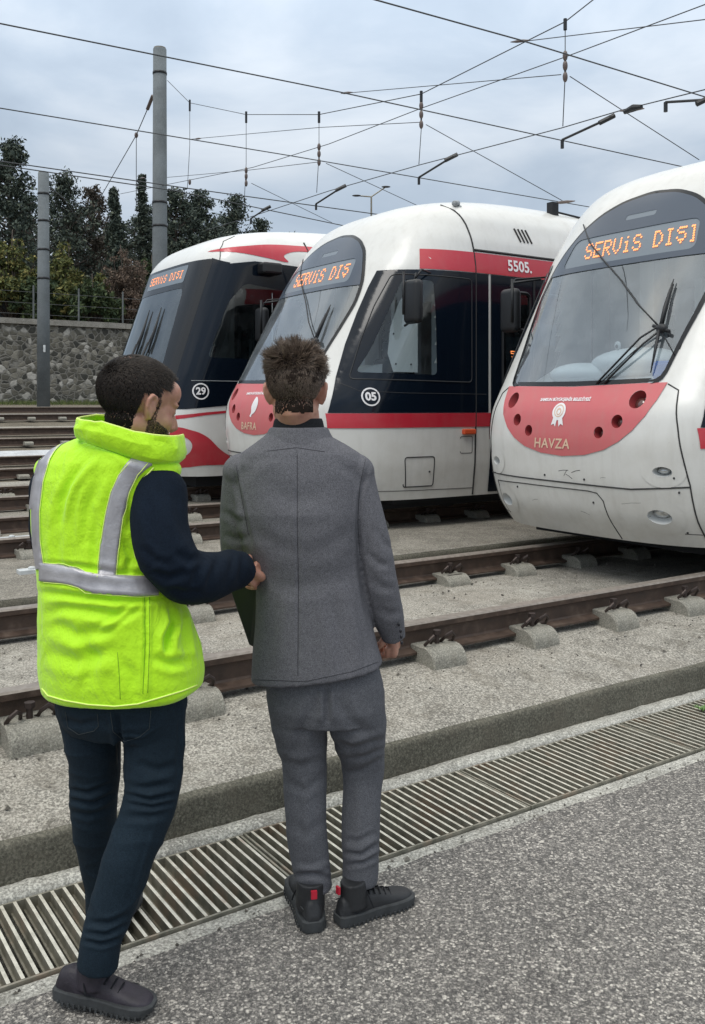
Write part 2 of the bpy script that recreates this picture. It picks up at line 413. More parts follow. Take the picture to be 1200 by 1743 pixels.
FONT = {'S': '01110 10001 10000 01110 00001 10001 01110', 'E': '11111 10000 10000 11110 10000 10000 11111', 'R': '11110 10001 10001 11110 10100 10010 10001',
 'V': '10001 10001 10001 10001 10001 01010 00100', 'i': '00100 00000 01100 00100 00100 00100 01110', 'D': '11100 10010 10001 10001 10001 10010 11100',
 'I': '01110 00100 00100 00100 00100 00100 01110', 's': '01111 10000 01110 00001 10001 01110 00100', '1': '00100 01100 00100 00100 00100 00100 01110',
 '5': '11111 10000 11110 00001 00001 10001 01110', ' ': '00000 00000 00000 00000 00000 00000 00000'}
def led_text(name, s, cx, cy, pitch, mapf, parent, aspect=1.25, clip=None, lean=.26):
    mb = MB(); n_ = len(s); x0 = cx-(n_*6-1)*pitch/2
    for i, ch in enumerate(s):
        for r_, row in enumerate(FONT[ch].split()):
            for c_, b in enumerate(row):
                if b == '1':
                    x = x0+(i*6+c_)*pitch; y = cy+(3-r_)*pitch*aspect
                    if clip and x > clip: continue
                    q = pitch*.47; qy = q*aspect
                    mb.add([mapf(x+q*math.cos(a)-lean*(y-cy), y+qy*math.sin(a)) for a in [k*math.pi/3 for k in range(6)]], [tuple(range(6))])
    me = mb.mesh(name); orient(me); return link(name, me, 'led', parent)
def recess(S, v, w, rv, rw, depth, cup, lens, parent, nm='headlight', mapf=None):
    mf = mapf or S.front; N = 28
    a = [mf(.004)(*p) for p in ell2(v, w, rv, rw, N)]; b = [mf(-depth*.6)(*p) for p in ell2(v, w, rv*.92, rw*.92, N)]; c = [mf(-depth)(*p) for p in ell2(v, w, rv*.7, rw*.7, N)]
    mb = MB(); fs = [(i, (i+1) % N, N+(i+1) % N, N+i) for i in range(N)]+[(N+i, N+(i+1) % N, 2*N+(i+1) % N, 2*N+i) for i in range(N)]
    mb.add(a+b+c, fs); o = mb.build(nm, cup, parent, True)
    p = mf(-depth+.012)(v, w); nrm = (mf(.05)(v, w)-mf(0)(v, w)).normalized()
    M = nrm.to_track_quat('Z', 'Y').to_matrix().to_4x4()
    l2 = MB().ell(p, (rv*.72, rw*.72, .022), M, 20, 8); l2.build('lens', lens, o, True)
    return o

def body_mesh(S, U_end, wlev, cut):
    """skin of the first car as a grid of rings; cut(kind, a, w, side) says where an opening is"""
    rows = []; NP = 72
    for w in wlev:
        h = S.hw(w); u0 = S.u0(w); ring = []
        us = list(np.arange(U_end, u0+S.L+.02, -.07))
        for u in us: ring.append((u, -h))
        for i in range(NP+1):
            ph = -math.pi/2+math.pi*i/NP
            ring.append((u0+S.L*(1-abs(math.cos(ph))**(2/S.Q)), math.copysign(h*abs(math.sin(ph))**(2/S.Q), ph)))
        rows.append(ring)
    m_ = min(len(r_) for r_ in rows)
    # same number of points along each side, on every level
    K = int(max(len(r_)-(NP+1) for r_ in rows)); V = []
    for w, r_ in zip(wlev, rows):
        h = S.hw(w); u1 = S.u0(w)+S.L
        left = [(U_end+(u1+.005-U_end)*k/K, -h) for k in range(K)]; arc = r_[-(NP+1):]
        right = [(U_end+(u1+.005-U_end)*k/K, h) for k in range(K)][::-1]
        V.append(left+arc+right)
    n_ = len(V[0]); mb = MB(); verts = [(u, -v, w) for w, r_ in zip(wlev, V) for (u, v) in r_]; fs = []
    for i in range(len(wlev)-1):
        for k in range(n_-1):
            q = [V[i][k], V[i][k+1], V[i+1][k+1], V[i+1][k]]
            u = sum(p[0] for p in q)/4; v = sum(p[1] for p in q)/4; w = (wlev[i]+wlev[i+1])/2
            if cut(u, v, w): continue
            fs.append((i*n_+k, i*n_+k+1, (i+1)*n_+k+1, (i+1)*n_+k))
    b = (len(wlev)-1)*n_
    for k in range(n_//2): fs.append((b+k, b+k+1, b+n_-2-k, b+n_-1-k))
    for k in range(n_//2): fs.append((k, k+1, n_-2-k, n_-1-k)) if False else None
    fs = [f_ for f_ in fs if len(set(f_)) > 2]
    mb.add(verts, fs); me = mb.mesh('body'); orient(me); return me
def shrink(poly, d_):
    cx = sum(p[0] for p in poly)/len(poly); cy = sum(p[1] for p in poly)/len(poly); o = []
    for x, y in poly:
        l = math.hypot(x-cx, y-cy); k = (l-d_)/l; o.append((cx+(x-cx)*k, cy+(y-cy)*k))
    return o

SIR = Surf(([.16, .35, .6, .9, 1.12, 1.38, 2.0, 2.5, 2.9, 3.1, 3.205, 3.296, 3.366, 3.422, 3.464], [.25, .10, .03, 0, .03, .18, .52, .80, 1.06, 1.25, 1.45, 1.75, 2.15, 2.6, 3.3]),
           ([.16, .5, 1.0, 2.5, 2.8, 3.05, 3.205, 3.31, 3.38, 3.436, 3.464], [1.27, 1.31, 1.325, 1.325, 1.28, 1.19, 1.06, .88, .70, .50, .36]), 1.4, 3.4)
hg = [(.757, 1.315), (.80, 1.55), (.852, 1.80), (.90, 2.1), (.868, 2.32), (.79, 2.50), (.665, 2.69), (.495, 2.82), (.285, 2.905), (0, 2.945)]
GL = [(-.70, 1.33), (-.35, 1.318), (0, 1.312), (.35, 1.318), (.70, 1.33)]+hg+[(-x, y) for x, y in hg[:-1]][::-1]
GLs = []
for i, p in enumerate(GL): GLs.append(p)
GLASS = GL[:5]+[p for p in rounded(hg+[(-x, y) for x, y in hg[:-1]][::-1], .08, 3)]
def clean(poly):
    o = []
    for p in poly:
        if not o or (Vector(p)-Vector(o[-1])).length > .012: o.append(p)
    return o
GLASS = clean([(x*(1-.02*min(1, (y-1.3)/.4)), y) for x, y in GLASS])
hr = [(.795, 1.325), (.765, 1.20), (.715, 1.09), (.63, .985), (.53, .905), (.40, .84), (.22, .795), (0, .778)]
RED = clean([(-.795, 1.325)]+[(0, 1.305)]+hr+[(-x, y) for x, y in hr[1:-1]][::-1])
LAMPS = [(.625, 1.205, .062), (.505, 1.048, .046), (.355, .965, .042)]
PANE = rounded([(.505, 1.40), (1.34, 1.385), (1.34, 2.33), (1.05, 2.33), (.86, 1.98), (.66, 1.62)], .05)
DOORP = rounded([(2.22, .75), (2.62, .75), (2.62, 2.28), (2.22, 2.28)], .08)
DOORP2 = rounded([(2.74, .75), (3.14, .75), (3.14, 2.28), (2.74, 2.28)], .08)
WINP = [rounded([(3.5+1.6*k, 1.15), (4.95+1.6*k, 1.15), (4.95+1.6*k, 2.3), (3.5+1.6*k, 2.3)], .08) for k in range(2)]
UEND = 6.6
def cut_sir(u, v, w):
    if abs(v) < 1.02 and u < S_front_u(v, w)+.05 and inpoly(v, w, GLc): return True
    if abs(v) > .80 and u > .35:
        for p in (PANEc, *DOORc): 
            if inpoly(u, w, p): return True
    for (lv, lw, r_) in LAMPS:
        if u < .4 and ((abs(v)-lv)**2+(w-lw)**2) < (r_+.034)**2: return True
    if u < .5 and ((abs(v)-.83)/.10)**2+((w-.70)/.072)**2 < 1: return True
    if u < .5 and ((abs(v)-.765)/.12)**2+((w-.376)/.09)**2 < 1: return True
    return False
S_front_u = lambda v, w: SIR.f(v, w)
GLc = shrink(GLASS, .022); PANEc = shrink(PANE, -.035); DOORc = [shrink(p, -.03) for p in [DOORP, DOORP2]+WINP]
WLEV = [.16]+list(np.arange(.185, 3.19, .03))+[3.20, 3.23, 3.26, 3.29, 3.32, 3.345, 3.37, 3.39, 3.41, 3.425, 3.437, 3.447, 3.456, 3.464]

def rounded_tram(loc_tnz, scale, name_text, number, label, disp, clip=None, emblem='disc', show_number=True):
    S = SIR
    t = thing('tram', label, 'tram', TN(*loc_tnz), TH); t.scale = (scale,)*3
    me = body_mesh(S, UEND, WLEV, cut_sir); body = link('body', me, 'tram_white', t, True)
    F = S.front; SD = S.side
    # windscreen, its rim and the dark upper band with the slot
    g_ = skin('windscreen', GLASS, F(.004), 'windscreen', t, step=.07)
    skin('windscreen_rim', GLASS, F(.008), 'frit', g_, holes=[shrink(GLASS, .034)], step=.06)
    up = [p for p in shrink(GLASS, .03) if p[1] > 2.24]
    up = sorted(up, key=lambda p: math.atan2(p[1]-2.3, p[0])); up = [(p[0], max(p[1], 2.24)) for p in up]
    box_hole = rounded([(-.68, 2.34), (.65, 2.34), (.60, 2.60), (-.64, 2.60)], .07)
    slot = rounded([(-.15, 2.70), (.15, 2.70), (.15, 2.745), (-.15, 2.745)], .02)
    skin('tinted_band', clean(up), F(.011), 'cloud_frit', g_, holes=[box_hole, slot], step=.06)
    skin('marker_light', slot, F(.009), 'display_box', g_, step=.03)
    db = skin('destination_display', [(-.68, 2.32), (.68, 2.32), (.64, 2.62), (-.64, 2.62)], F(.006), 'display_box', t, step=.08)
    led_text('display_lettering', disp[0], disp[1], 2.468, disp[2], F(.013), db, clip=clip)
    # red nose panel with its lamps
    holes = [ell2(s_*lv, lw, r_, r_*1.05, 22) for lv, lw, r_ in LAMPS for s_ in (-1, 1)]
    skin('nose_panel', RED, F(.006), 'faded_red', t, holes=holes, step=.05)
    for lv, lw, r_ in LAMPS:
        for s_ in (-1, 1): recess(S, s_*lv, lw, r_, r_*1.05, .07, 'cup_red', 'lens', t)
    for s_ in (-1, 1):
        for (v, w, a, b) in ((.83, .70, .062, .036), (.765, .376, .082, .052)):
            skin('lamp_surround', ell2(s_*v, w, a+.08, b+.075, 30), F(.003), 'tram_white', t, holes=[ell2(s_*v, w, a, b, 30)], step=.03)
            recess(S, s_*v, w, a, b, .07, 'cup_white', 'lamp_glass', t, 'fog_lamp')
    lettering('name_lettering', name_text, .105, F(.010), -.10, .868, 'gold_letter', t, .002, slant=.12, spacing=1.1)
    lettering('authority_lettering', 'SAMSUN BÜYÜKŞEHİR BELEDİYESİ', .0325, F(.010), -.03, 1.205, 'white_letter', t, .0012)
    em = MB()
    if emblem == 'disc':
        e1 = skin('emblem', ell2(-.05, 1.115, .066, .066, 30), F(.009), 'white_letter', t, step=.03)
        skin('emblem_ring', ell2(-.05, 1.12, .047, .047, 26), F(.011), 'gold_letter', e1, holes=[ell2(-.05, 1.12, .040, .040, 26)], step=.03)
        skin('emblem_ring', ell2(-.05, 1.115, .024, .027, 20), F(.011), 'gold_letter', e1, holes=[ell2(-.05, 1.113, .015, .018, 16)], step=.02)
        for s_ in (-1, 1):
            skin('ribbon', [(-.05+s_*.005, 1.065), (-.05+s_*.045, 1.07), (-.05+s_*.062, 1.01), (-.05+s_*.035, 1.022), (-.05+s_*.018, 1.0)], F(.010), 'white_letter', e1, step=.03)
    else:
        e1 = skin('emblem', spl([(-.02, 1.17), (.035, 1.14), (.055, 1.09), (.03, 1.03), (-.0, 1.005), (-.045, .985), (-.05, .965), (-.085, .975), (-.06, 1.01), (-.07, 1.07), (-.05, 1.13)], 4), F(.010), 'white_letter', t, step=.03)
    # seams
    sm = MB()
    seamline(sm, [(-1.27, .585), (-.9, .59), (0, .575), (.60, .565), (.985, .60)], F(.001), .006)
    seamline(sm, [(.80, 1.315), (.88, 1.27), (.93, 1.0), (.985, .61), (.985, .26), (.98, .17)], F(.001), .006)
    seamline(sm, [(-.80, 1.315), (-.88, 1.27), (-.93, 1.0), (-.985, .61), (-.985, .26), (-.98, .17)], F(.001), .006)
    seamline(sm, [(-.86, .53), (-.5, .535), (.22, .525), (.30, .515), (.345, .46), (.36, .30), (.375, .17)], F(.001), .004)
    seamline(sm, [(-.86, .53), (-.85, .25)], F(.001), .004)
    sm.build('panel_gap', 'seam', t)
    bl = MB()
    for v, w in ((.90, .66), (.92, .56), (.90, .27), (.25, .44), (-.55, .50), (-.2, .62), (.2, .61)): MB().ell(F(.002)(v, w), (.006, .009, .009), None, 8, 6).build('bolt', 'seam', t)
    for k_, (v, w, l_, an) in enumerate(((-.05, .66, .10, .1), (.02, .64, .07, -.5), (.08, .655, .09, .25), (.0, .625, .06, .9), (.35, .63, .05, .1), (.5, .45, .16, .12), (.62, .33, .10, .5), (.1, .36, .08, -.3), (-.4, .40, .07, .2))):
        mk = MB(); seamline(mk, [(v, w), (v+l_*.5*math.cos(an), w+l_*.5*math.sin(an)+.004), (v+l_*math.cos(an), w+l_*math.sin(an))], F(-.0008), .0014 if k_ > 3 else .0024, .03); mk.build('scuff_mark', 'seam', t)
    # wipers with twin arms and the linkage wire across the glass
    wp = MB(); P = lambda v, w, o=.03: F(o)(v, w)
    wp.tube([P(.583, 2.09, .03), P(.592, 1.98, .035), P(.605, 1.86, .045), P(.624, 1.72, .05)], [.004, .013, .016, .012], 6)
    wp.tube([P(.596, 2.05), P(.612, 1.9), P(.63, 1.72)], .006, 6)
    wp.tube([P(.624, 1.711, .05), P(.642, 1.56, .04), P(.662, 1.385, .025)], [.014, .012, .004], 6)
    wp.tube([P(.615, 1.72, .05), P(.50, 1.64, .05), P(.227, 1.319, .015)], .008, 6)
    wp.tube([P(.64, 1.69, .05), P(.54, 1.59, .05), P(.298, 1.318, .015)], .008, 6)
    wp.tube([P(.60, 1.66, .05), P(.47, 1.52, .05), P(.26, 1.318, .015)], .004, 6)
    wp.ell(P(.635, 1.705, .04), (.03, .045, .035))
    wp.tube([P(.56, 1.73, .04), P(.70, 1.68, .04)], .014, 6)
    wp.build('wiper', 'black_rubber', t, True)
    lk = MB(); lk.tube([P(-.673, 2.76, .014), P(-.45, 2.55, .016), P(-.2, 2.36, .018), P(.067, 2.16, .02), P(.35, 1.92, .03), P(.60, 1.73, .04)], .0065, 6)
    lk.tube([P(.64, 1.68, .04), P(.776, 1.521, .02)], .004, 6); lk.build('wiper_cable', 'black_rubber', t, True)
    # flanks
    for sg in (1, -1):
        SF = lambda o: SD(o, sg)
        blk = [(.24, 1.012), (.27, 1.12), (.36, 1.36), (.50, 1.68), (.66, 2.0), (.80, 2.26), (.90, 2.43), (1.25, 2.435), (2.03, 2.44), (2.03, 1.012), (1.0, 1.012)]
        skin('side_glazing', blk, SF(.007), 'side_glazing', t, holes=[PANE], step=.035)
        pn = skin('cab_window', PANE, SF(.004), 'cab_glass', t, step=.05)
        fr = MB()
        fr_pts = rounded([(.44, 1.335), (1.80, 1.32), (1.80, 2.37), (.98, 2.385), (.78, 2.06), (.60, 1.70)], .05)
        seamline(fr, fr_pts+[fr_pts[0]], SF(.008), .006); seamline(fr, [(.36, 1.30), (.5, 1.22), (.95, 1.205), (2.0, 1.20)], SF(.007), .003)
        fr.build('window_frame', 'black_rubber', t)
        skin('red_stripe', [(.235, .868), (.225, 1.008), (UEND-.05, 1.008), (UEND-.05, .868)], SF(.007), 'tram_red', t, step=.045)
        skin('red_band', [(1.22, 2.445), (1.27, 2.655), (UEND-.05, 2.655), (UEND-.05, 2.445), (2.0, 2.445)], SF(.006), 'tram_red', t, step=.12)
        dr = skin('door', [(2.06, .19), (3.30, .19), (3.30, 2.44), (2.06, 2.44)], SF(.010), 'side_glazing', t, holes=[DOORP, DOORP2], step=.12)
        for dp in (DOORP, DOORP2):
            q = skin('door_pane', dp, SF(.006), 'dark_cab_glass', dr, step=.14)
            g2 = MB(); seamline(g2, dp+[dp[0]], SF(.014), .016); g2.build('door_frame', 'black_metal', q)
        d3 = MB(); seamline(d3, [(2.68, .2), (2.68, 2.42)], SF(.014), .012); d3.build('door_seal', 'black_rubber', dr)
        skin('side_glazing', [(3.32, 1.012), (UEND-.05, 1.012), (UEND-.05, 2.44), (3.32, 2.44)], SF(.006), 'side_glazing', t, holes=WINP, step=.14)
        for wp_ in WINP: skin('passenger_window', wp_, SF(.004), 'dark_cab_glass', t, step=.2)
        g = MB(); seamline(g, [(1.86, .17), (1.86, 1.0), (1.86, 2.7), (1.84, 2.95), (1.80, 3.12), (1.76, 3.20)], SF(.002), .009)
        seamline(g, [(1.87, 2.68), (UEND-.1, 2.68)], SF(.002), .014)
        seamline(g, rounded([(.966, .287), (1.326, .287), (1.326, .578), (.966, .578)], .03)+[(.966+.03, .287)], SF(.002), .006)
        seamline(g, [(.3, .26), (1.85, .24)], SF(.001), .003)
        g.build('panel_gap', 'seam', t)
        MB().ell(SF(.004)(1.27, .43), (.012, .008, .01), None, 10, 6).build('hatch_lock', 'seam', t)
        k = MB(); k.box((1.68, -.03, .79), (1.84, .03, .845), Matrix.Translation(Vector((0, -sg*(S.hw(.8)+.012), 0)))); bevel(k.build('indicator_lamp', 'orange_lamp', t), .012)
        g = MB(); seamline(g, rounded([(1.66, .60), (1.82, .60), (1.82, .77), (1.66, .77)], .02), SF(.001), .003); g.build('panel_gap', 'seam', t)
        ro = MB()
        for k_ in range(4): seamline(ro, [(2.55+.055*k_, 2.83), (2.50+.055*k_, 2.98)], SF(.002), .011)
        ro.build('roof_vent', 'seam', t)
        mi = MB(); c_ = Vector((.92, -sg*1.50, 2.08))
        mi.box((c_.x-.06, c_.y-.11, c_.z-.22), (c_.x+.05, c_.y+.11, c_.z+.20)); mo = mi.build('mirror', 'black_metal', t, True); bevel(mo, .05, 4)
        ar = MB(); y_ = -sg*1.28
        ar.tube([(1.10, y_, 2.36), (.95, -sg*1.5, 2.34), (.92, -sg*1.5, 2.26)], .012, 6); ar.tube([(1.30, y_, 2.40), (1.0, -sg*1.52, 2.38), (.93, -sg*1.52, 2.30)], .01, 6)
        ar.tube([(.98, y_, 1.86), (.94, -sg*1.46, 1.90)], .012, 6); ar.tube([(.86, -sg*1.42, 2.36), (.86, -sg*1.42, 1.95)], .014, 6); ar.build('mirror_arm', 'black_metal', mo, True)
    if show_number:
        SF = S.side
        r_ = skin('number_disc', ell2(.60, 1.165, .088, .088, 36), SF(.009), 'white_letter', t, holes=[ell2(.60, 1.165, .074, .074, 36)], step=.05)
        lettering('number_lettering', number, .105, SF(.010), .60, 1.165, 'white_letter', r_, .004)
        lettering('fleet_lettering', '55'+number+'.', .16, SF(.012), 2.48, 2.55, 'white_letter', t, .004)
        led_text('side_display_lettering', '1', 2.42, 2.0, .008, SF(.012), t); led_text('side_display_lettering', '55', 2.40, 1.62, .009, SF(.012), t)
    # cab interior
    it = MB()
    it.add([(.30, -.75, 1.28), (.30, .75, 1.28), (.95, .95, 1.50), (.95, -.95, 1.50), (.30, -.75, .9), (.30, .75, .9), (.95, .95, .9), (.95, -.95, .9)], [(0, 1, 2, 3), (0, 3, 7, 4), (1, 0, 4, 5), (2, 1, 5, 6), (3, 2, 6, 7)])
    it.ell((.78, -.1, 1.50), (.30, .42, .13)); it.ell((.62, .35, 1.42), (.22, .3, .10))
    it.build('dashboard', 'cab_light', t, True)
    iw = MB(); iw.box((2.02, -1.24, .35), (2.08, -.62, 2.8)); iw.box((2.02, .62, .35), (2.08, 1.24, 2.8)); iw.box((2.02, -.62, 2.25), (2.08, .62, 3.0)); iw.build('bulkhead', 'cab_grey', t)
    il = MB(); il.box((1.9, -.66, .35), (1.98, -.56, 2.3)); il.box((1.9, .10, .35), (1.97, .18, 2.3)); il.box((1.9, -.30, .35), (1.96, -.27, 2.3)); il.box((1.75, .5, .4), (1.95, .66, 2.6)); il.build('cab_pillar', 'cab_light', t)
    fl = MB(); fl.box((.5, -1.15, .34), (UEND-.1, 1.15, .37)); fl.build('floor', 'cab_dark', t)
    cl = MB(); cl.box((1.9, -.95, 2.80), (UEND-.1, .95, 2.83)); cl.build('ceiling', 'cab_grey', t)
    ba = MB(); ba.box((UEND-.12, -1.22, .3), (UEND-.06, 1.22, 2.8)); ba.build('rear_bulkhead', 'cab_dark', t)
    se = MB(); se.box((1.30, -.32, .8), (1.72, .22, .92)); se.box((1.66, -.32, .85), (1.78, .22, 1.62)); se.box((1.68, -.18, 1.62), (1.77, .08, 1.82)); bevel(se.build('driver_seat', 'cab_dark', t), .04, 3)
    bc = MB().box((.52, -.70, 1.36), (.62, -.42, 1.50)); bevel(bc.build('blue_cloth', 'blue_cloth', t), .03)
    sp = skin('cab_panel', [(1.02, 1.42), (1.33, 1.42), (1.33, 2.30), (1.20, 2.27), (1.08, 2.1), (.98, 1.85), (.95, 1.6)], lambda u, w: Vector((u, -1.04, w)), 'white_panel', t, step=.2, smooth=False)
    for u, w in ((1.05, 1.5), (1.24, 1.5), (1.02, 1.8), (1.18, 2.15)): MB().ell((u, -1.045, w), (.01, .006, .01), None, 8, 6).build('bolt', 'seam', sp)
    if clip:
        o = MB().ell((.36, -.24, 1.62), (.012, .03, .035)).build('ornament', 'white_paint', t, True); MB().ell((.348, -.24, 1.615), (.006, .013, .015)).build('ornament_pupil', 'seam', o, True)
    # running gear
    uf = MB(); uf.box((.75, -1.0, .05), (UEND-.2, 1.0, .33)); uf.box((.9, -1.18, .12), (UEND-.2, 1.18, .30)); uf.build('underframe', 'underframe', t)
    for ux in (1.9, 3.6):
        for sg in (-1, 1):
            wh = MB(); wh.tube([(ux, sg*.70, .30), (ux, sg*.82, .30)], .30, 28); wh.build('wheel', 'black_metal', t)
    # roof gear
    rg = MB(); c_ = Vector((1.90, -.98, 3.19)); rg.tube([c_+Vector((-.05, -.02, .02)), c_+Vector((.03, .02, .04))], .030, 12); rg.tube([c_+Vector((.02, .0, -.01)), c_+Vector((.10, .03, -.03))], .034, 12); rg.build('roof_camera', 'cab_grey', t, True)
    ra = MB(); ra.box((3.40, -.92, 3.22), (3.50, -.83, 3.44)); ra.tube([(3.45, -.88, 3.34), (4.2, -.88, 3.30)], .012, 6); ra.build('roof_aerial', 'underframe', t)
    return t

def tram_group(o): o['group'] = 'trams parked side by side in the yard'; return o
havza = tram_group(rounded_tram((5.25, 4.9, .44), 1.0, 'HAVZA', '07', 'white tram closest on the right, red nose panel lettered HAVZA under a large oval windscreen', ('SERViS DIsI', .10, .0168), clip=.60, show_number=False))
bafra = tram_group(rounded_tram((4.62, 8.7, .48), 1.038, 'BAFRA', '05', 'white tram in the middle, number 05 in a circle on its black side', ('SERViS DIs ', .11, .0178), emblem='fish'))

# the angular tram
ANG = Surf(([.2, .6, 1.0, 1.5, 3.1, 3.3, 3.45, 3.55, 3.62, 3.7], [.2, .02, 0, .12, .68, .85, 1.2, 1.7, 2.4, 3.2]),
           ([.2, .6, 3.0, 3.2, 3.4, 3.55, 3.65, 3.7], [1.28, 1.32, 1.32, 1.27, 1.1, .85, .6, .4]), .7, 3.2)
AG = rounded([(-1.12, 1.22), (1.12, 1.22), (1.10, 3.02), (-1.10, 3.02)], .06)
AS = [(.34, 1.06), (.30, 1.25), (.62, 2.2), (.86, 2.93), (1.3, 3.0), (1.9, 2.985), (2.4, 2.95), (UEND-.1, 2.95), (UEND-.1, 1.20), (2.4, 1.19), (1.2, 1.13)]
AW = rounded([(.62, 1.72), (1.95, 1.70), (1.95, 2.62), (1.15, 2.70), (.92, 2.45)], .08)
AGc, AWc = shrink(AG, .03), shrink(AW, -.04)
def cut_ang(u, v, w):
    if abs(v) < 1.13 and u < ANG.f(v, w)+.04 and inpoly(v, w, AGc): return True
    return abs(v) > 1.0 and u > .4 and inpoly(u, w, AWc)
def angular_tram(tnz, label):
    S = ANG; F = S.front; SD = S.side
    t = tram_group(thing('tram', label, 'tram', TN(*tnz), TH))
    wl = [.2]+list(np.arange(.23, 3.3, .035))+[3.31, 3.36, 3.41, 3.46, 3.5, 3.54, 3.58, 3.61, 3.64, 3.66, 3.68, 3.70]
    link('body', body_mesh(S, UEND, wl, cut_ang), 'tram_white_far', t, True)
    g = skin('windscreen', AG, F(.004), 'dark_windscreen', t, step=.1)
    skin('windscreen_rim', AG, F(.008), 'frit', g, holes=[rounded([(-.99, 1.3), (.86, 1.3), (.72, 2.66), (-.90, 2.66)], .1)], step=.08)
    d = skin('destination_display', rounded([(-.60, 2.74), (.66, 2.74), (.66, 2.98), (-.60, 2.98)], .03), F(.010), 'display_box', t, step=.1)
    led_text('display_lettering', 'SERViS DIsI', .04, 2.86, .0172, F(.014), d, .95, lean=.02)
    for sg in (1, -1):
        SF = lambda o: SD(o, sg)
        skin('side_glazing', AS, SF(.007), 'side_glazing', t, holes=[AW], step=.045)
        skin('pillar_glazing', [(sg*1.09, 1.06), (sg*1.265, 1.06), (sg*1.265, 2.96), (sg*1.07, 3.03)], F(.007), 'side_glazing', t, step=.03)
        skin('cab_window', AW, SF(.004), 'dark_cab_glass', t, step=.12)
        sl_ = MB(); seamline(sl_, [(.42, 1.42), (1.1, 1.42), (2.3, 1.47)], SF(.009), .004); seamline(sl_, [(1.55, 1.45), (1.55, 2.6)], SF(.009), .006); sl_.build('window_frame', 'cab_grey', t)
        # red swooshes on the skirt and roof edge
        skin('red_swoosh', [(.235, .98), (.6, 1.02), (1.4, 1.075), (1.4, 1.055), (.6, .985), (.235, .93)], SF(.006), 'tram_red', t, step=.08)
        skin('red_swoosh', spl([(.20, .80), (.42, .79), (.62, .70), (.80, .54), (1.0, .43), (1.30, .36), (1.0, .345), (.6, .345), (.22, .35)], 5), SF(.007), 'tram_red', t, step=.06, holes=[spl([(.22, .72), (.36, .69), (.42, .60), (.38, .49), (.24, .44)], 4)])
        skin('red_swoosh', spl([(1.25, .97), (1.08, .92), (.94, .78), (.95, .64), (1.05, .54), (1.25, .45), (1.5, .42), (1.7, .6), (1.6, .9)], 5), SF(.006), 'tram_red', t, step=.06)
        skin('red_swoosh', spl([(.80, 3.13), (1.2, 3.20), (1.7, 3.27), (2.6, 3.30), (2.6, 3.22), (2.0, 3.20), (1.75, 3.12), (1.80, 3.03), (1.5, 3.06), (1.2, 3.09)], 5), SF(.006), 'tram_red', t, step=.06)
        g2 = MB(); seamline(g2, [(.86, 3.0), (.90, 3.15), (1.0, 3.28), (1.2, 3.38)], SF(.002), .006); seamline(g2, [(2.15, 3.02), (2.15, 3.35)], SF(.002), .012); g2.build('panel_gap', 'seam', t)
        bx = MB().box((1.33, -.1, 2.83), (1.62, .1, 2.98), Matrix.Translation(Vector((0, -sg*1.40, 0)))); bevel(bx.build('mirror_camera', 'black_metal', t), .03)
    r_ = skin('number_disc', ell2(.53, 1.285, .105, .105, 36), SD(.010), 'white_letter', t, holes=[ell2(.53, 1.285, .088, .088, 36)], step=.05)
    lettering('number_lettering', '29', .125, SD(.011), .53, 1.285, 'white_letter', r_, .004)
    wp = MB(); P = lambda v, w, o=.03: F(o)(v, w)
    for dx in (0, -.42):
        wp.tube([P(.30+dx, 2.42), P(.33+dx, 2.1), P(.36+dx, 1.8)], [.006, .02, .012], 6); wp.tube([P(.22+dx, 1.95), P(.16+dx, 1.6), P(.10+dx, 1.25)], [.006, .02, .01], 6)
        wp.tube([P(.33+dx, 2.08, .04), P(.20+dx, 1.6, .04), P(.30+dx, 1.22, .01)], .010, 6)
    wp.build('wiper', 'black_rubber', t, True)
    it = MB(); it.box((.5, -1.0, .9), (1.0, 1.0, 1.5)); it.build('dashboard', 'cab_dark', t)
    fl = MB(); fl.box((.5, -1.15, .36), (UEND-.1, 1.15, .39)); fl.build('floor', 'cab_dark', t)
    bw = MB(); bw.box((2.3, -1.26, .4), (2.36, 1.26, 3.1)); bw.build('bulkhead', 'cab_dark', t)
    se = MB(); se.box((1.3, -.3, .85), (1.7, .2, .98)); se.box((1.66, -.3, .9), (1.78, .2, 1.7)); bevel(se.build('driver_seat', 'cup_red', t), .04)
    uf = MB(); uf.box((.6, -1.0, .05), (UEND-.2, 1.0, .36)); uf.build('underframe', 'underframe', t)
    for ux in (1.9, 3.6):
        for sg in (-1, 1): MB().tube([(ux, sg*.70, .30), (ux, sg*.82, .30)], .30, 28).build('wheel', 'black_metal', t)
    return t
angular_tram((4.4, 12.0, .5), 'angular tram farthest left, slanted black front glass, number 29 in a circle, red swooshes')

# ------------------------------------------------------------------ ground
def prof_sheet(name, prof, t0, t1, mat, kind='structure', step=.5, jit=0.0, closed=False):
    mb = MB(); n_ = len(prof); ts = np.arange(t0, t1+1e-6, step)
    vs = []
    for t in ts:
        for k, (n, z) in enumerate(prof):
            j = jit*noise.noise(Vector((t*3.1, n*7, z*9))) if 0 < k < n_-1 or jit < 0 else 0
            vs.append(TN(t, n+j*.5, z+j))
    fs = []
    for i in range(len(ts)-1):
        for k in range(n_-1+(1 if closed else 0)):
            k2 = (k+1) % n_; fs.append((i*n_+k, (i+1)*n_+k, (i+1)*n_+k2, i*n_+k2))
    if closed: fs += [tuple(range(n_)), tuple((len(ts)-1)*n_+k for k in range(n_))[::-1]]
    mb.add(vs, fs); me = recalc(mb.mesh(name)); o = link(name, me, mat)
    up = sum((p.normal.z*p.area for p in me.polygons))
    if up < 0 and not closed: me.flip_normals()
    if kind: o['kind'] = kind
    return o
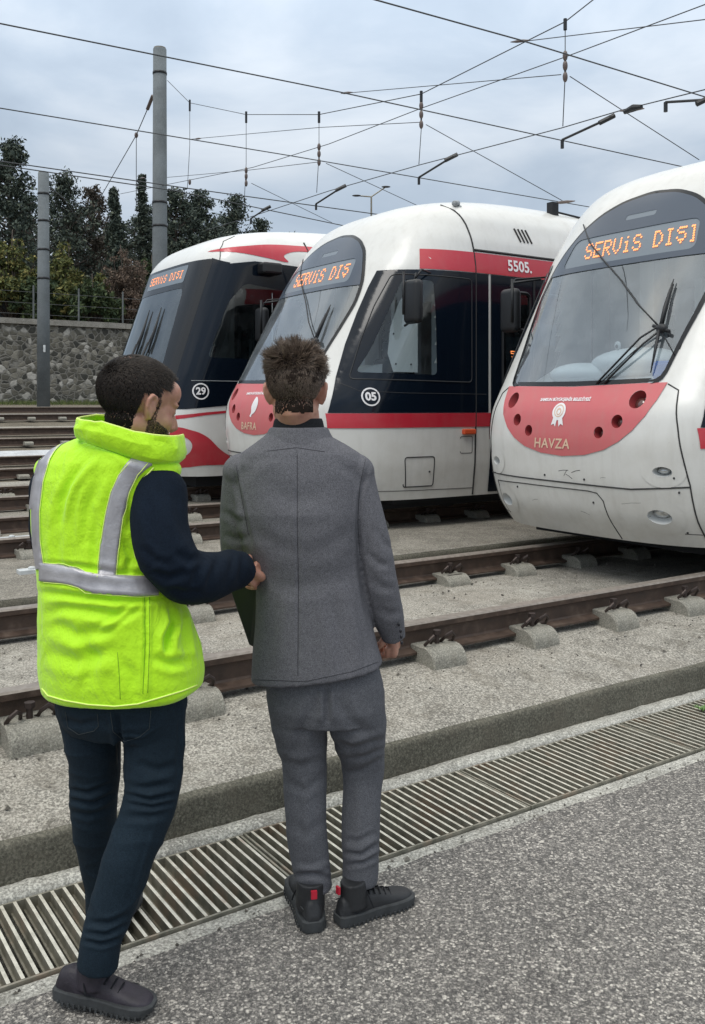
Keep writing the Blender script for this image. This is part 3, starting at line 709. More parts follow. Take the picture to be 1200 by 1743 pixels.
def bank(n):                                  # ground height beyond the nearer tracks
    return float(np.interp(n, [0, 3.2, 3.5, 3.8, 6.2, 6.2001, 10.4, 15, 18, 26, 33.4, 33.5, 60, 140], [.14, .15, .21, .245, .25, .34, .345, .38, .62, 1.55, 1.68, 4.3, 4.9, 5.5]))
# road with a ragged edge against the drain's concrete collar
mb = MB(); tt = [-150, -40, -15]+list(np.arange(-6, 14, .06))+[30, 60, 200]; vs = []
for t in tt:
    e_ = 2.545+.022*noise.noise(Vector((t*1.7, 3, 0)))+.012*noise.noise(Vector((t*9, 1, 0)))
    for n in (-150, -10, e_-.05, e_, e_+.003): vs.append(TN(t, n, (0.0 if n < e_-.01 else (-.002 if n <= e_ else -.03))))
fs = [(i*5+k, (i+1)*5+k, (i+1)*5+k+1, i*5+k+1) for i in range(len(tt)-1) for k in range(4)]
mb.add(vs, fs); me = mb.mesh('road'); recalc(me)
if me.polygons[0].normal.z < 0: me.flip_normals()
link('road', me, 'asphalt')['kind'] = 'structure'
prof_sheet('drain_collar', [(2.40, -.010), (2.618, -.008), (2.62, -.06), (2.62, -.34)], -30, 40, 'strip')
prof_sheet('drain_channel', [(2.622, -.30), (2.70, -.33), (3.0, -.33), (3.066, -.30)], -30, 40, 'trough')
mb = MB(); ts = np.arange(-8, 16, .045); pr = [(3.066, -.34), (3.068, -.004), (3.08, .012), (3.11, .020), (3.14, .018), (3.17, .004)]; vs = []
for t in ts:
    a = noise.noise(Vector((t*2.3, 0, 5))); b = noise.noise(Vector((t*14, 0, 2)))
    for k, (n, z) in enumerate(pr): vs.append(TN(t, n+(0 if k < 2 else .008*b), z+(0 if k == 0 else (.006*a+.006*b*(1 if 1 < k < 5 else .3)))))
fs = [(i*6+k, (i+1)*6+k, (i+1)*6+k+1, i*6+k+1) for i in range(len(ts)-1) for k in range(5)]
mb.add(vs, fs); me = mb.mesh('mortar_strip'); recalc(me)
if sum(p.normal.z for p in me.polygons) < 0: me.flip_normals()
link('mortar_strip', me, 'strip', None, True)['kind'] = 'structure'
def kerbish(name, prof, mat, amp):
    mb = MB(); ts = np.arange(-10, 20, .06); K = len(prof); vs = []
    for t in ts:
        for k, (n, z) in enumerate(prof):
            b = noise.noise(Vector((t*6, n*30, z*20)))*amp+noise.noise(Vector((t*1.1, n*3, z*9)))*amp
            vs.append(TN(t, n+b, z+b*.5))
    mb.add(vs, [(i*K+k, (i+1)*K+k, (i+1)*K+k+1, i*K+k+1) for i in range(len(ts)-1) for k in range(K-1)])
    me = mb.mesh(name); recalc(me)
    if sum((p.normal.z-p.normal.dot(nv)) for p in me.polygons) < 0: me.flip_normals()
    o = link(name, me, mat, None, True); o['kind'] = 'structure'; return o
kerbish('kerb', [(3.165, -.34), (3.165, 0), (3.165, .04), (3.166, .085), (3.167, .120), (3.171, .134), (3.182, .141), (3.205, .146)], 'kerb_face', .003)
mb = MB(); ts = [-60, -30, -20]+list(np.arange(-10, 20, .09))+[30, 60, 100]; ns = [3.186, 3.21, 3.28, 3.4, 3.5, 3.62, 3.75, 3.85, 4.05, 4.3, 4.6, 4.9, 5.2, 5.35, 5.6, 5.9, 6.19]; vs = []
for t in ts:
    for n in ns: vs.append(TN(t, n, bank(n)+.006*noise.noise(Vector((t*2.5, n*3, 0)))-(.014 if n < 3.2 else 0)))
K = len(ns); mb.add(vs, [(i*K+k, (i+1)*K+k, (i+1)*K+k+1, i*K+k+1) for i in range(len(ts)-1) for k in range(K-1)])
me = recalc(mb.mesh('track_slab'))
if me.polygons[0].normal.z < 0: me.flip_normals()
link('track_slab', me, 'slab', None, True)['kind'] = 'structure'
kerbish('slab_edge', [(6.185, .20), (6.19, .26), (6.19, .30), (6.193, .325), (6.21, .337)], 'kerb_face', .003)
prof_sheet('track_slab', [(6.205, .337), (7.4, .34), (9.9, .342), (10.4, .345), (13.6, .37)], -60, 100, 'slab_worn')
prof_sheet('ballast_bank', [(13.58, .362), (15, .385), (18, .62), (22, 1.08), (26, 1.55), (33.6, 1.68)], -80, 120, 'bank_soil')
prof_sheet('hillside', [(33.45, 1.2), (33.5, 4.3), (60, 4.9), (140, 5.5), (600, 6)], -400, 500, 'bank_soil', step=20)
for n0_, n1_, mt in ((23.35, 24.25, 'pale_slab'), (17.5, 18.5, 'pale_slab'), (21.3, 21.9, 'slab'), (14.0, 14.7, 'slab')):
    prof_sheet('walkway', [(n0_, bank(n0_)-.02), (n0_+.01, bank(n0_)+.05), (n1_, bank(n1_)+.05), (n1_+.01, bank(n1_)-.02)], -40, 60, mt, step=2)
# grit and small stones lying on the slabs, along the kerb and beside the drain
gv = MB()
for k in range(2600):
    r0_ = random.random(); t = random.uniform(-.5, 8.5)
    if r0_ < .40: n = 3.895+random.choice((-1, 1))*random.uniform(.09, .22+.3*random.random())
    elif r0_ < .60: n = random.uniform(3.22, 5.3)
    elif r0_ < .8: n = 5.46+random.choice((-1, 1))*random.uniform(.09, .5)
    else: n = random.uniform(2.45, 2.60)
    z = (bank(n) if n > 3 else -.008); s_ = random.uniform(.003, .008)*(1 if random.random() < .92 else 1.9); p = TN(t, n, z+s_*.4)
    q = [p+Vector((random.uniform(-1, 1), random.uniform(-1, 1), random.uniform(-.3, .6)))*s_ for _ in range(6)]
    q = [p+Vector((s_, 0, 0)), p+Vector((-.3*s_, .9*s_, 0)), p+Vector((-.6*s_, -.7*s_, 0)), p+Vector((.1*s_, .1*s_, .8*s_)), p+Vector((0, 0, -.4*s_))]
    gv.add([a_+Vector((random.uniform(-.3, .3), random.uniform(-.3, .3), random.uniform(-.2, .2)))*s_ for a_ in q], [(0, 1, 3), (1, 2, 3), (2, 0, 3), (1, 0, 4), (2, 1, 4), (0, 2, 4)])
m = NT('grit'); g_ = m.n('ShaderNodeNewGeometry'); m.color(m.ramp(g_.outputs['Random Per Island'], [(0, (.05, .045, .04)), (.5, (.16, .145, .12)), (1, (.42, .40, .36))])); m.set(Roughness=.9)
o = gv.build('gravel', 'grit'); setp(o, 'loose grit and small stones scattered along the rails and the drain', 'gravel', None, 'stuff')
# ------------------------------------------------------------------ rails
RP = [(-.062, 0), (-.062, .010), (-.014, .022), (-.009, .032), (-.009, .098), (-.034, .108), (-.036, .132), (-.030, .140), (.030, .140), (.036, .132), (.034, .108), (.009, .098), (.009, .032), (.014, .022), (.062, .010), (.062, 0)]
def rail(n, ztop, t0, t1, label, grp='rails'):
    k = 1.12; P = [(a*k, b*k) for a, b in RP]; zf = ztop-.14*k
    mb = MB(); vs = []; K = len(P)
    for t in (t0, t1): vs += [TN(t, n+a, zf+b) for a, b in P]
    for i in range(K):
        mb.k = 1 if i in (6, 7, 8) else 0
        mb.add([], []); mb.f.append((i, (i+1) % K, K+(i+1) % K, K+i)); mb.mi.append(mb.k)
    mb.k = 0; mb.f += [tuple(range(K)), tuple(K+i for i in range(K))[::-1]]; mb.mi += [0, 0]
    mb.v = [tuple(p) for p in vs]
    me = mb.mesh('rail'); me.materials.append(MATS['rail_steel']); me.materials.append(MATS['rail_top']); me.validate()
    bm = bmesh.new(); bm.from_mesh(me); bmesh.ops.recalc_face_normals(bm, faces=bm.faces); bm.to_mesh(me); bm.free()
    o = link('rail', me, None); setp(o, label, 'rail', grp); return o
G_R = 'rails of the yard tracks'
rail(3.895, .44, -12, 45, 'rusty rail nearest the two men, running under the tram with the name HAVZA', G_R)
rail(5.46, .44, -12, 45, 'second rusty rail of the nearest track, just before the raised slab edge', G_R)
rail(7.93, .50, -14, 50, 'near rail of the middle track, leading under the tram numbered 05', G_R)
rail(9.45, .50, -14, 50, 'far rail of the middle track under the tram numbered 05', G_R)
rail(11.25, .53, -16, 50, 'near rail of the track carrying the angular tram 29', G_R)
rail(12.75, .53, -16, 50, 'far rail of the track carrying the angular tram 29', G_R)
FAR = [(15.3, 'near rail of the first empty track beyond tram 29'), (16.8, 'far rail of the first empty track beyond tram 29'),
       (19.2, 'near rail of the second empty track towards the stone wall'), (20.7, 'far rail of the second empty track towards the stone wall'),
       (23.1, 'near rail of the empty track closest to the stone wall'), (24.6, 'far rail of the empty track closest to the stone wall')]
for n, lab in FAR: rail(n, bank(n)+.19, -20, 55, lab, G_R)
# sleepers: two rounded concrete blocks, each with spring clips
def block_mesh():
    """loaf of concrete: flat top, straight sides, both ends rounded over"""
    mb = MB(); hz_ = .088; rr_ = .085; pr = [(.215-rr_+rr_*math.sin(a), hz_-rr_+rr_*math.cos(a)) for a in [math.pi/2*k/6 for k in range(7)]]
    pr = [(-y, z) for y, z in pr[::-1]]+pr; pr = [(pr[0][0], -.06)]+pr+[(pr[-1][0], -.06)]
    K = len(pr); vs = []; sec = [(-.108, .96), (-.100, 1.0), (.100, 1.0), (.108, .96)]
    for x, k in sec: vs += [(x, y*(k if abs(y) > .15 else 1), z-(.006 if k < 1 and z > 0 else 0)) for y, z in pr]
    mb.add(vs, [(i*K+j, i*K+j+1, (i+1)*K+j+1, (i+1)*K+j) for i in range(3) for j in range(K-1)]+[tuple(range(K)), tuple(3*K+j for j in range(K))[::-1]])
    return recalc(mb.mesh('concrete_block'))
def clip_mesh():
    mb = MB(); r = .0075
    pts = [(-.085, -.10, .062), (-.075, -.125, .085), (-.055, -.13, .10), (-.035, -.105, .085), (-.03, -.075, .06), (-.02, -.06, .055), (0, -.055, .058), (.02, -.06, .055), (.03, -.075, .06), (.035, -.105, .085), (.055, -.13, .105), (.078, -.12, .088), (.085, -.095, .062), (.075, -.075, .052)]
    mb.tube(pts, r, 6); mb.tube([(0, -.085, .04), (0, -.085, .10)], .012, 8); mb.tube([(0, -.085, .095), (0, -.085, .112)], .020, 6)
    mb.box((-.06, -.14, .03), (.06, -.07, .05)); return mb.mesh('rail_clip')
bmx, cmx = block_mesh(), clip_mesh(); bmx.materials.append(MATS['sleeper_concrete']); cmx.materials.append(MATS['spring_steel'])
def sleeper(t, n1, n2, z, label, full=True):
    s = thing('sleeper', label, 'sleeper', TN(t, (n1+n2)/2, z), TH, 'sleepers under the rails')
    for n in (n1, n2):
        b = link('concrete_block', bmx, None, s); b.location = (0, n-(n1+n2)/2, 0)
        b.rotation_euler = (random.uniform(-.02, .02), 0, random.uniform(-.04, .04)); sc = random.uniform(.94, 1.06); b.scale = (sc, 1, random.uniform(.9, 1.08))
        if not full: b.scale = (.8, .8, .45)
        if full:
            for sg in (1, -1):
                c = link('rail_clip', cmx, None, s); c.location = (0, n-(n1+n2)/2, .012); c.rotation_euler = (0, 0, 0 if sg > 0 else math.pi); c.scale = (1.15, 1.1, 1.3)
ORD = ['first', 'second', 'third', 'fourth', 'fifth', 'sixth', 'seventh', 'eighth', 'ninth', 'tenth', 'eleventh', 'twelfth', 'thirteenth', 'fourteenth', 'fifteenth', 'sixteenth', 'seventeenth', 'eighteenth']
VIS1 = {1: 'sleeper block under the nearest rail at the left edge, beside the jeans', 2: 'sleeper block between the two men on the nearest rail', 3: 'sleeper hidden mostly behind the grey suit on the nearest rail',
        4: "sleeper block on the nearest rail right beside the grey suit's hem", 5: 'second sleeper block right of the grey suit on the nearest rail', 6: 'third sleeper block right of the grey suit on the nearest rail', 7: 'sleeper block at the right edge on the nearest rail, below the tram'}
for i in range(-1, 13):
    sleeper(1.0+.708*(i-1), 3.895, 5.46, .245, VIS1.get(i, ('sleeper of the nearest track in the shade under the tram, %s from the grey suit' % ORD[i-4]) if i > 7 else 'sleeper of the nearest track by the left edge of the photo, %s' % ('nearer' if i == 0 else 'outermost')))
for i in range(-1, 13):
    sleeper(1.35+.708*i, 7.93, 9.45, .325, 'sleeper of the middle track, %s from the left edge of the photo' % ORD[i+1])
for i in range(-1, 12):
    sleeper(1.6+.708*i, 11.25, 12.75, .345, 'sleeper of the track under tram 29, %s from the left edge' % ORD[i+1])
for j, w_ in enumerate(('first', 'second', 'third')):
    for i in range(0, 10):
        sleeper(2.4+1.1*j+.75*i, FAR[2*j][0], FAR[2*j+1][0], bank(FAR[2*j][0]+.7)-.005, 'sleeper of the %s empty track, %s from the left edge' % (w_, ORD[i]), False)
# painted joint plates beside the rails at the left edge
for (x, y, z, w, lab) in ((22, 857, .42, .20, 'white painted plate beside the rails, upper of three'), (20, 914, .40, .18, 'white painted plate beside the rails, middle of three'), (54, 968, .37, .10, 'white painted plate beside the rails, lowest of three')):
    p = PZ(x, y, z); M = Matrix.Translation(p) @ Matrix.Rotation(TH, 4, 'Z')
    mb = MB(); mb.box((-w, -.05, -.05), (w, .05, .0), M); mb.box((-w*.5, -.075, -.09), (w*.4, .06, -.052), M); mb.ell(p+Vector((0, 0, .005)), (.03, .03, .015), None, 10, 6)
    o = mb.build('joint_plate', 'white_paint'); bevel(o, .008); setp(o, lab, 'plate', 'white plates by the rails')
# pale wedge of concrete between far tracks
a, b = PZ(-70, 768, .63), PZ(62, 764, .60); mb = MB()
q = [PZ(-160, 775, .55), PZ(64, 766, .55), PZ(60, 760, .60), PZ(-160, 735, .80), PZ(0, 747, .72)]
vs = [q[0], q[1], q[2], q[4], q[3]]; lo = [p-Vector((0, 0, .25)) for p in vs]
mb.add(vs+lo, [(0, 1, 2, 3, 4), (9, 8, 7, 6, 5)]+[(i, 5+i, 5+(i+1) % 5, (i+1) % 5) for i in range(5)])
o = link('concrete_wedge', recalc(mb.mesh('concrete_wedge')), 'pale_slab'); setp(o, 'pale tapering concrete wedge lying between the tracks at the left edge', 'slab')

# ------------------------------------------------------------------ drain grates
def grate_meshes(L_=1.06):
    fr = MB(); fr.box((.004, 2.624, -.040), (L_-.004, 2.632, .002)); fr.box((.004, 3.056, -.040), (L_-.004, 3.064, .002))
    fr.box((.004, 2.632, -.040), (.012, 3.056, .001)); fr.box((L_-.012, 2.632, -.040), (L_-.004, 3.056, .001))
    return fr.mesh('frame')
NB = 26; frm = grate_meshes(); frm.materials.append(MATS['galvanised'])
def bars(seed):
    random.seed(seed); br = MB()
    for k in range(NB):
        x = .03+k*1.0/(NB-1)*1.0; w = .0105; tl = random.uniform(-.0015, .0015)
        br.box((x+tl, 2.632, -.034), (x+w+tl, 3.056, .003)); br.box((x-.006+tl, 2.632, -.036), (x+w+.006+tl, 3.056, -.031))
    for c_ in (2.74, 2.95): br.tube([(.012, c_, -.025), (L0-.012, c_, -.025)], .004, 5) if False else None
    return br.mesh('bars')
for i in range(-2, 8):
    t0 = -.50+1.06*i-.04
    g = thing('drain_grate', 'galvanised steel drain grate in the kerbside channel, %s section counted from the left edge' % ORD[max(0, i)] if i >= 0 else 'galvanised drain grate section beyond the left edge, %s' % ('nearer' if i == -1 else 'farther'), 'grate', TN(t0, 0, random.uniform(-.001, .002)), TH, 'drain grates along the kerb')
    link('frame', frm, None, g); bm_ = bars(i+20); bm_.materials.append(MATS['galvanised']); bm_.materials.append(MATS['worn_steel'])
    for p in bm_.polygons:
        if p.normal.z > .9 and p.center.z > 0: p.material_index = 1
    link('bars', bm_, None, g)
random.seed(11)
# leaves and grit fallen on the drain and road
def weed(loc, n_, h, label, mat, name='weed'):
    mb = MB()
    for k in range(n_):
        a = random.uniform(0, 6.28); l = h*random.uniform(.5, 1); w = l*.16; d_ = Vector((math.cos(a), math.sin(a), 0)); s_ = Vector((-d_.y, d_.x, 0))
        p0 = Vector(loc); p1 = p0+d_*l*.45+Vector((0, 0, l*.6)); p2 = p0+d_*l*.95+Vector((0, 0, l*.5))
        mb.add([p0, p1-s_*w, p2, p1+s_*w], [(0, 1, 2, 3)])
    o = mb.build(name, mat); setp(o, label, 'plant'); return o
plain('leaf_green', (.10, .19, .05), .6, var=.3)
weed(PZ(1196, 1212, -.0), 22, .06, 'small green weed growing out of the drain at the right edge', 'leaf_green')

# ------------------------------------------------------------------ stone wall, fence, poles
m = NT('rubble'); v = m.co((1, 1, 1.15)); wob = m.n('ShaderNodeTexNoise'); wob.inputs['Scale'].default_value = 1.6; wob.inputs['Detail'].default_value = 4; m.l(v, wob.inputs['Vector'])
vv = m.n('ShaderNodeMixRGB'); vv.inputs[0].default_value = .30; m.l(v, vv.inputs[1]); m.l(wob.outputs['Color'], vv.inputs[2])
ed = m.vor(6.8, 'DISTANCE_TO_EDGE', 'Distance', vv.outputs[0]); cid = m.n('ShaderNodeTexVoronoi'); cid.inputs['Scale'].default_value = 6.8; m.l(vv.outputs[0], cid.inputs['Vector'])
sc_ = m.n('ShaderNodeSeparateColor'); m.l(cid.outputs['Color'], sc_.inputs[0]); nn = m.noise(9, 7, .7, v)
stone = m.ramp(sc_.outputs[0], [(0, (.05, .05, .045)), (.35, (.095, .09, .075)), (.6, (.14, .13, .105)), (.82, (.22, .205, .17)), (1, (.42, .40, .36))])
stone = m.mix(.6, stone, m.ramp(nn, [(.3, .5), (.7, 1.5)]), 'MULTIPLY')
mort = m.ramp(nn, [(.3, (.15, .142, .125)), (.7, (.27, .258, .23))])
em_ = m.ramp(m.math('ADD', ed, m.math('MULTIPLY', m.math('SUBTRACT', nn, .5), .16)), [(.02, 1.0), (.10, 0.0)])
m.color(m.mix(em_, stone, mort)); m.set(Roughness=.95, Specular_IOR_Level=.15); m.bump(m.math('MINIMUM', ed, .16), .12, .9)
def wall_piece(name, t0, t1, n0, n1, z0, z1, mat, par):
    mb = MB(); M = Matrix.Rotation(TH, 4, 'Z'); mb.box((t0, n0, z0), (t1, n1, z1), M); return mb.build(name, mat, par)
WN = 32.6
w = thing('stone_wall', 'long grey rubble stone retaining wall behind the far tracks', 'wall', (0, 0, 0))
wall_piece('masonry', -40, 120, WN, WN+.8, 1.3, 4.42, 'rubble', w)
for i in range(-13, 40): wall_piece('coping', 3*i+.01, 3*i+2.99, WN-.10, WN+.9, 4.43, 4.62+.01*(i % 2), 'slab_dark', w)
fe = thing('fence', 'thin post and wire fence standing on top of the stone wall', 'fence', TN(0, WN+1.2, 4.4))
for x in (57, 134, 209, -30, 290, 370):
    p = PX(x, 540, 1); r_ = (x-600)/FPX; n = WN+1.2; T_ = (dv.x*r_+dv.y)/(dv.y*-r_+dv.x); b = TN(n*T_, n, 4.3)-fe.location
    fp = MB(); fp.box((b.x-.025, b.y-.025, b.z), (b.x+.025, b.y+.025, b.z+1.65)); fp.build('post', 'fence_grey', fe)
fw = MB()
for z in (.5, .9, 1.3): fw.tube([TN(-20, WN+1.2, 4.4+z)-fe.location, TN(60, WN+1.2, 4.4+z)-fe.location], .008, 4)
fw.build('wire', 'cable', fe)
sh = thing('shed', 'small pale flat roofed shed behind the fence at the left edge', 'shed', PX(15, 530, 39), TH)
MB().box((-1.0, -1, -.6), (.75, 1, .40)).build('wall', 'cab_dark', sh); MB().box((-1.2, -1.2, .42), (.95, 1.2, .52)).build('roof', 'pale_slab', sh)
POLE_T = 9.6
def pole(p0, top, r0, r1, label, bands):
    t = thing('catenary_pole', label, 'pole', p0, 0, 'grey masts carrying the overhead wires'); h = top-p0.z
    MB().tube([(0, 0, -.3), (0, 0, h*.5), (0, 0, h)], [r0, (r0+r1)/2, r1], 24).build('mast', 'pole_concrete', t, True)
    c = MB().tube([(0, 0, h), (0, 0, h+.04)], r1*.9, 24).build('cap', 'slab_dark', t)
    for z in bands:
        zz = z-p0.z; r_ = r0+(r1-r0)*zz/h; MB().tube([(0, 0, zz-.03), (0, 0, zz+.03)], r_+.012, 24).build('band', 'black_metal', t, True)
    return t
def zat(x, y, Y): return PX(x, y, Y).z
bp = PT(272, 690, POLE_T); Yb = bp.y
pole(Vector((bp.x, bp.y, 1.3)), zat(272, 84, Yb), .215, .178, 'tall grey concrete mast rising behind the angular tram 29', [zat(272, y, Yb) for y in (125, 345, 385, 462)])
YL = 27.0; lp = PX(74, 686, YL)
pole(Vector((lp.x, lp.y, lp.z)), zat(74, 295, YL), .19, .155, 'shorter grey concrete mast standing before the stone wall at the left', [zat(74, y, YL) for y in (330, 376, 425, 474)])
ml = MB().box((lp.x+.06, lp.y-.20, zat(78, 600, YL)), (lp.x+.12, lp.y-.17, zat(78, 588, YL))).build('sign_plate', 'white_paint'); setp(ml, 'tiny white number plate fixed on the shorter mast', 'plate')
# street lamp far behind
sl_ = thing('street_lamp', 'distant double armed street lamp seen over the roof of tram 05', 'street lamp', PX(632, 691, 55)-Vector((0, 0, 1)))
z1 = zat(632, 335, 55)-sl_.location.z; s_ = 55/FPX
MB().tube([(0, 0, 0), (0, 0, z1)], [.12, .05], 8).build('mast', 'galvanised', sl_)
for dx, dy in ((-25, 2), (25, 17)): 
    am = MB().tube([(0, 0, z1), (dx*s_, 0, z1+dy*s_)], .04, 6).build('arm', 'galvanised', sl_)
    MB().ell((dx*s_, 0, z1+dy*s_), (.28, .12, .06), None, 10, 6).build('lamp_head', 'black_metal', am)

# ------------------------------------------------------------------ overhead wires
ZC = 5.6
def sag(a, b, k=10, s=0.0): return [a.lerp(b, i/k)-Vector((0, 0, s*4*(i/k)*(1-i/k))) for i in range(k+1)]
def wire(name, pts, r, label, grp='overhead wires above the tracks', par=None, mat='cable'):
    o = MB().tube(pts, r, 6).build(name, mat, par, True)
    if not par: setp(o, label, 'wire', grp)
    return o
def ext(a, b, ka, kb): return a-(b-a)*ka, b+(b-a)*kb
def clamp(mb, p, d_, l=.35, r=.035):
    mb.tube([p-d_*l, p-d_*l*.3, p+d_*l*.3, p+d_*l], [r*.3, r, r, r*.3], 8)
tw = [((0, 40), (580, 157), (1140, 279), 'contact wire crossing the sky from upper left, in front of the tall mast'), ((0, 184), (500, 266), (990, 350), 'contact wire crossing behind the tall mast at half its height'),
      ((60, 283), (330, 322), (600, 359), 'contact wire passing over the treetops'), ((0, 281), (300, 325), (560, 379), 'lowest contact wire passing just over the treetops'), ((640, 0), (885, 68), (1200, 165), 'contact wire entering at the top middle and leaving at the right edge')]
for i, (p, q, r_, lab) in enumerate(tw):
    a, b, c = PZ(*p, ZC), PZ(*q, ZC), PZ(*r_, ZC); a2, _ = ext(a, b, .8, 0); _, c2 = ext(b, c, 0, .9)
    wire('contact_wire', [a2, a, b, c, c2], .0082 if i < 2 or i == 4 else .010, lab)
def S(x, y): return PT(x, y, POLE_T)
sp = thing('span_wire', 'cross span of hangers and insulators strung from the tall mast to the right', 'wire', S(272, 135))
def rel(o, pts): return [p-o.location for p in pts]
upper = [S(285, 137), S(323, 175), S(419, 195), S(543, 195), S(717, 160), S(962, 37), S(1060, -40)]
wire('upper_wire', rel(sp, upper), .008, '', par=sp)
lower = [S(350, 392), S(430, 368), S(560, 325), S(717, 280), S(955, 218), S(1060, 187), S(1210, 150)]
wire('lower_wire', rel(sp, lower), .0075, '', par=sp)
cr = [S(205, 330), S(430, 285), S(560, 245), S(715, 185), S(962, 97), S(1215, 2)]
wire('middle_wire', rel(sp, cr), .007, '', par=sp)
wire('tie_wire', rel(sp, [S(323, 237), S(543, 217), S(717, 208)]), .0065, '', par=sp)
wire('tie_wire', rel(sp, [S(595, 158), S(955, 127)]), .0065, '', par=sp)
wire('tie_wire', rel(sp, [S(895, 70), S(1210, 32)]), .0065, '', par=sp)
wire('tie_wire', rel(sp, [S(284, 302), S(420, 290), S(540, 276)]), .0065, '', par=sp)
for (x, y0, y1, ins) in ((323, 175, 320, (310,)), (419, 195, 360, (290, 300, 312)), (543, 195, 328, (250, 262, 276)), (717, 160, 280, (180, 195, 212)), (962, 37, 215, (95, 112, 131))):
    wire('dropper', rel(sp, [S(x, y0), S(x, (y0+y1)/2), S(x-4, y1)]), .007, '', par=sp, mat='cable')
    for yy in ins: MB().ell(S(x, yy)-sp.location, (.036, .036, .075), None, 10, 8).build('insulator', 'porcelain', sp, True)
    cm = MB(); cm.tube(rel(sp, [S(x, y0-5), S(x, y0+14)]), .026, 8); cm.tube(rel(sp, [S(x, ins[0]), S(x, ins[-1])]), .016, 6); cm.build('clamp', 'black_metal', sp)
for (a, b) in (((1033, 203), (957, 238)), ((768, 268), (713, 302)), ((580, 320), (538, 347)), ((453, 355), (427, 372)), ((1200, 170), (1133, 174))):
    ob = MB(); ob.tube(rel(sp, [S(*a), S(*b)]), .017, 6); pa, pb = S(*a)-sp.location, S(*b)-sp.location
    ob.tube([pa-Vector((.10, 0, .05)), pa+Vector((.10, 0, .05))], .035, 6); ob.tube([pb, pb-Vector((0, 0, .12))], .025, 6); ob.build('registration_arm', 'black_metal', sp)
for x, y in ((885, 70), (590, 158), (337, 236), (242, 303), (960, 344), (1075, 187), (980, 372)):
    cm = MB(); clamp(cm, S(x, y)-sp.location, (S(x+10, y-1)-S(x, y)).normalized(), .20, .022); cm.build('clamp', 'porcelain', sp)
pts = [S(1063, 191), S(1078, 184), S(1092, 182)]; cm = MB(); cm.tube(rel(sp, pts), [.03, .05, .03], 8); cm.build('turnbuckle', 'black_metal', sp)
dg = [((970, 130), (1190, 272), 'thin steady wire slanting down to the right edge above the nearest tram'), ((725, 212), (965, 346), 'thin steady wire slanting down behind tram 05'),
      ((555, 278), (715, 352), 'thin steady wire slanting down beyond tram 05, near the distant street lamp'), ((428, 312), (565, 379), 'thin steady wire slanting down over the roof of tram 29')]
for a, b, lab in dg:
    pa = S(*a); pb = PT(b[0], b[1], POLE_T+3); wire('steady_wire', [pa, pb], .0065, lab, 'thin steady wires')
gs = thing('guy_wire', 'guy wire dropping leftwards from the tall mast to the treetops, with a hanger', 'wire', PT(262, 158, POLE_T))
wire('cable', rel(gs, [PT(263, 158, POLE_T), PT(232, 230, POLE_T+.6), PT(150, 372, POLE_T+2)]), .014, '', par=gs)
wire('dropper', rel(gs, [PT(232, 230, POLE_T+.6), PT(232, 303, POLE_T+.6), PT(232, 350, POLE_T+.6)]), .012, '', par=gs)
cm = MB(); cm.tube(rel(gs, [PT(260, 163, POLE_T), PT(251, 186, POLE_T)]), .05, 8); cm.ell(PT(232, 230, POLE_T+.6)-gs.location, (.06, .06, .09), None, 8, 6); cm.build('insulator', 'porcelain', gs)
g2 = wire('stay_cable', [Vector((lp.x, lp.y, zat(74, 312, YL))), PX(106, 335, YL+4), PX(150, 400, YL+10)], .015, 'short stay cable running back from the shorter mast', 'stay')

# ------------------------------------------------------------------ trees
m = NT('pine_leaf'); oi = m.n('ShaderNodeNewGeometry')
m.color(m.ramp(oi.outputs['Random Per Island'], [(0, (.028, .040, .034)), (.5, (.052, .070, .055)), (.85, (.085, .105, .078)), (1, (.13, .145, .10))])); m.set(Roughness=.7, Specular_IOR_Level=.3)
def leafmat(name, cols):
    m = NT(name); g = m.n('ShaderNodeNewGeometry'); k = len(cols)-1
    m.color(m.ramp(g.outputs['Random Per Island'], [(i/k, c) for i, c in enumerate(cols)])); m.set(Roughness=.75, Specular_IOR_Level=.25)
leafmat('rust_pine', [(.05, .045, .036), (.085, .072, .058), (.13, .10, .078)])
leafmat('olive_leaf', [(.04, .055, .022), (.085, .10, .035), (.14, .15, .045), (.24, .20, .07)])
leafmat('green_leaf', [(.022, .040, .020), (.05, .072, .032), (.09, .115, .045)])
leafmat('brown_twig', [(.08, .058, .046), (.14, .10, .075), (.21, .155, .115)])
plain('bark', (.07, .055, .045), .9, var=.4)
def rv(): 
    while 1:
        p = Vector((random.uniform(-1, 1), random.uniform(-1, 1), random.uniform(-1, 1)))
        if .05 < p.length < 1: return p
def leaf(mb, p, s_, up=.3):
    a = rv().normalized(); b = a.cross(rv()).normalized(); a *= s_; b *= s_*.45
    mb.add([p-a*.5, p-b*.5+a*.1, p+a*.6, p+b*.5+a*.05], [(0, 1, 2, 3)])
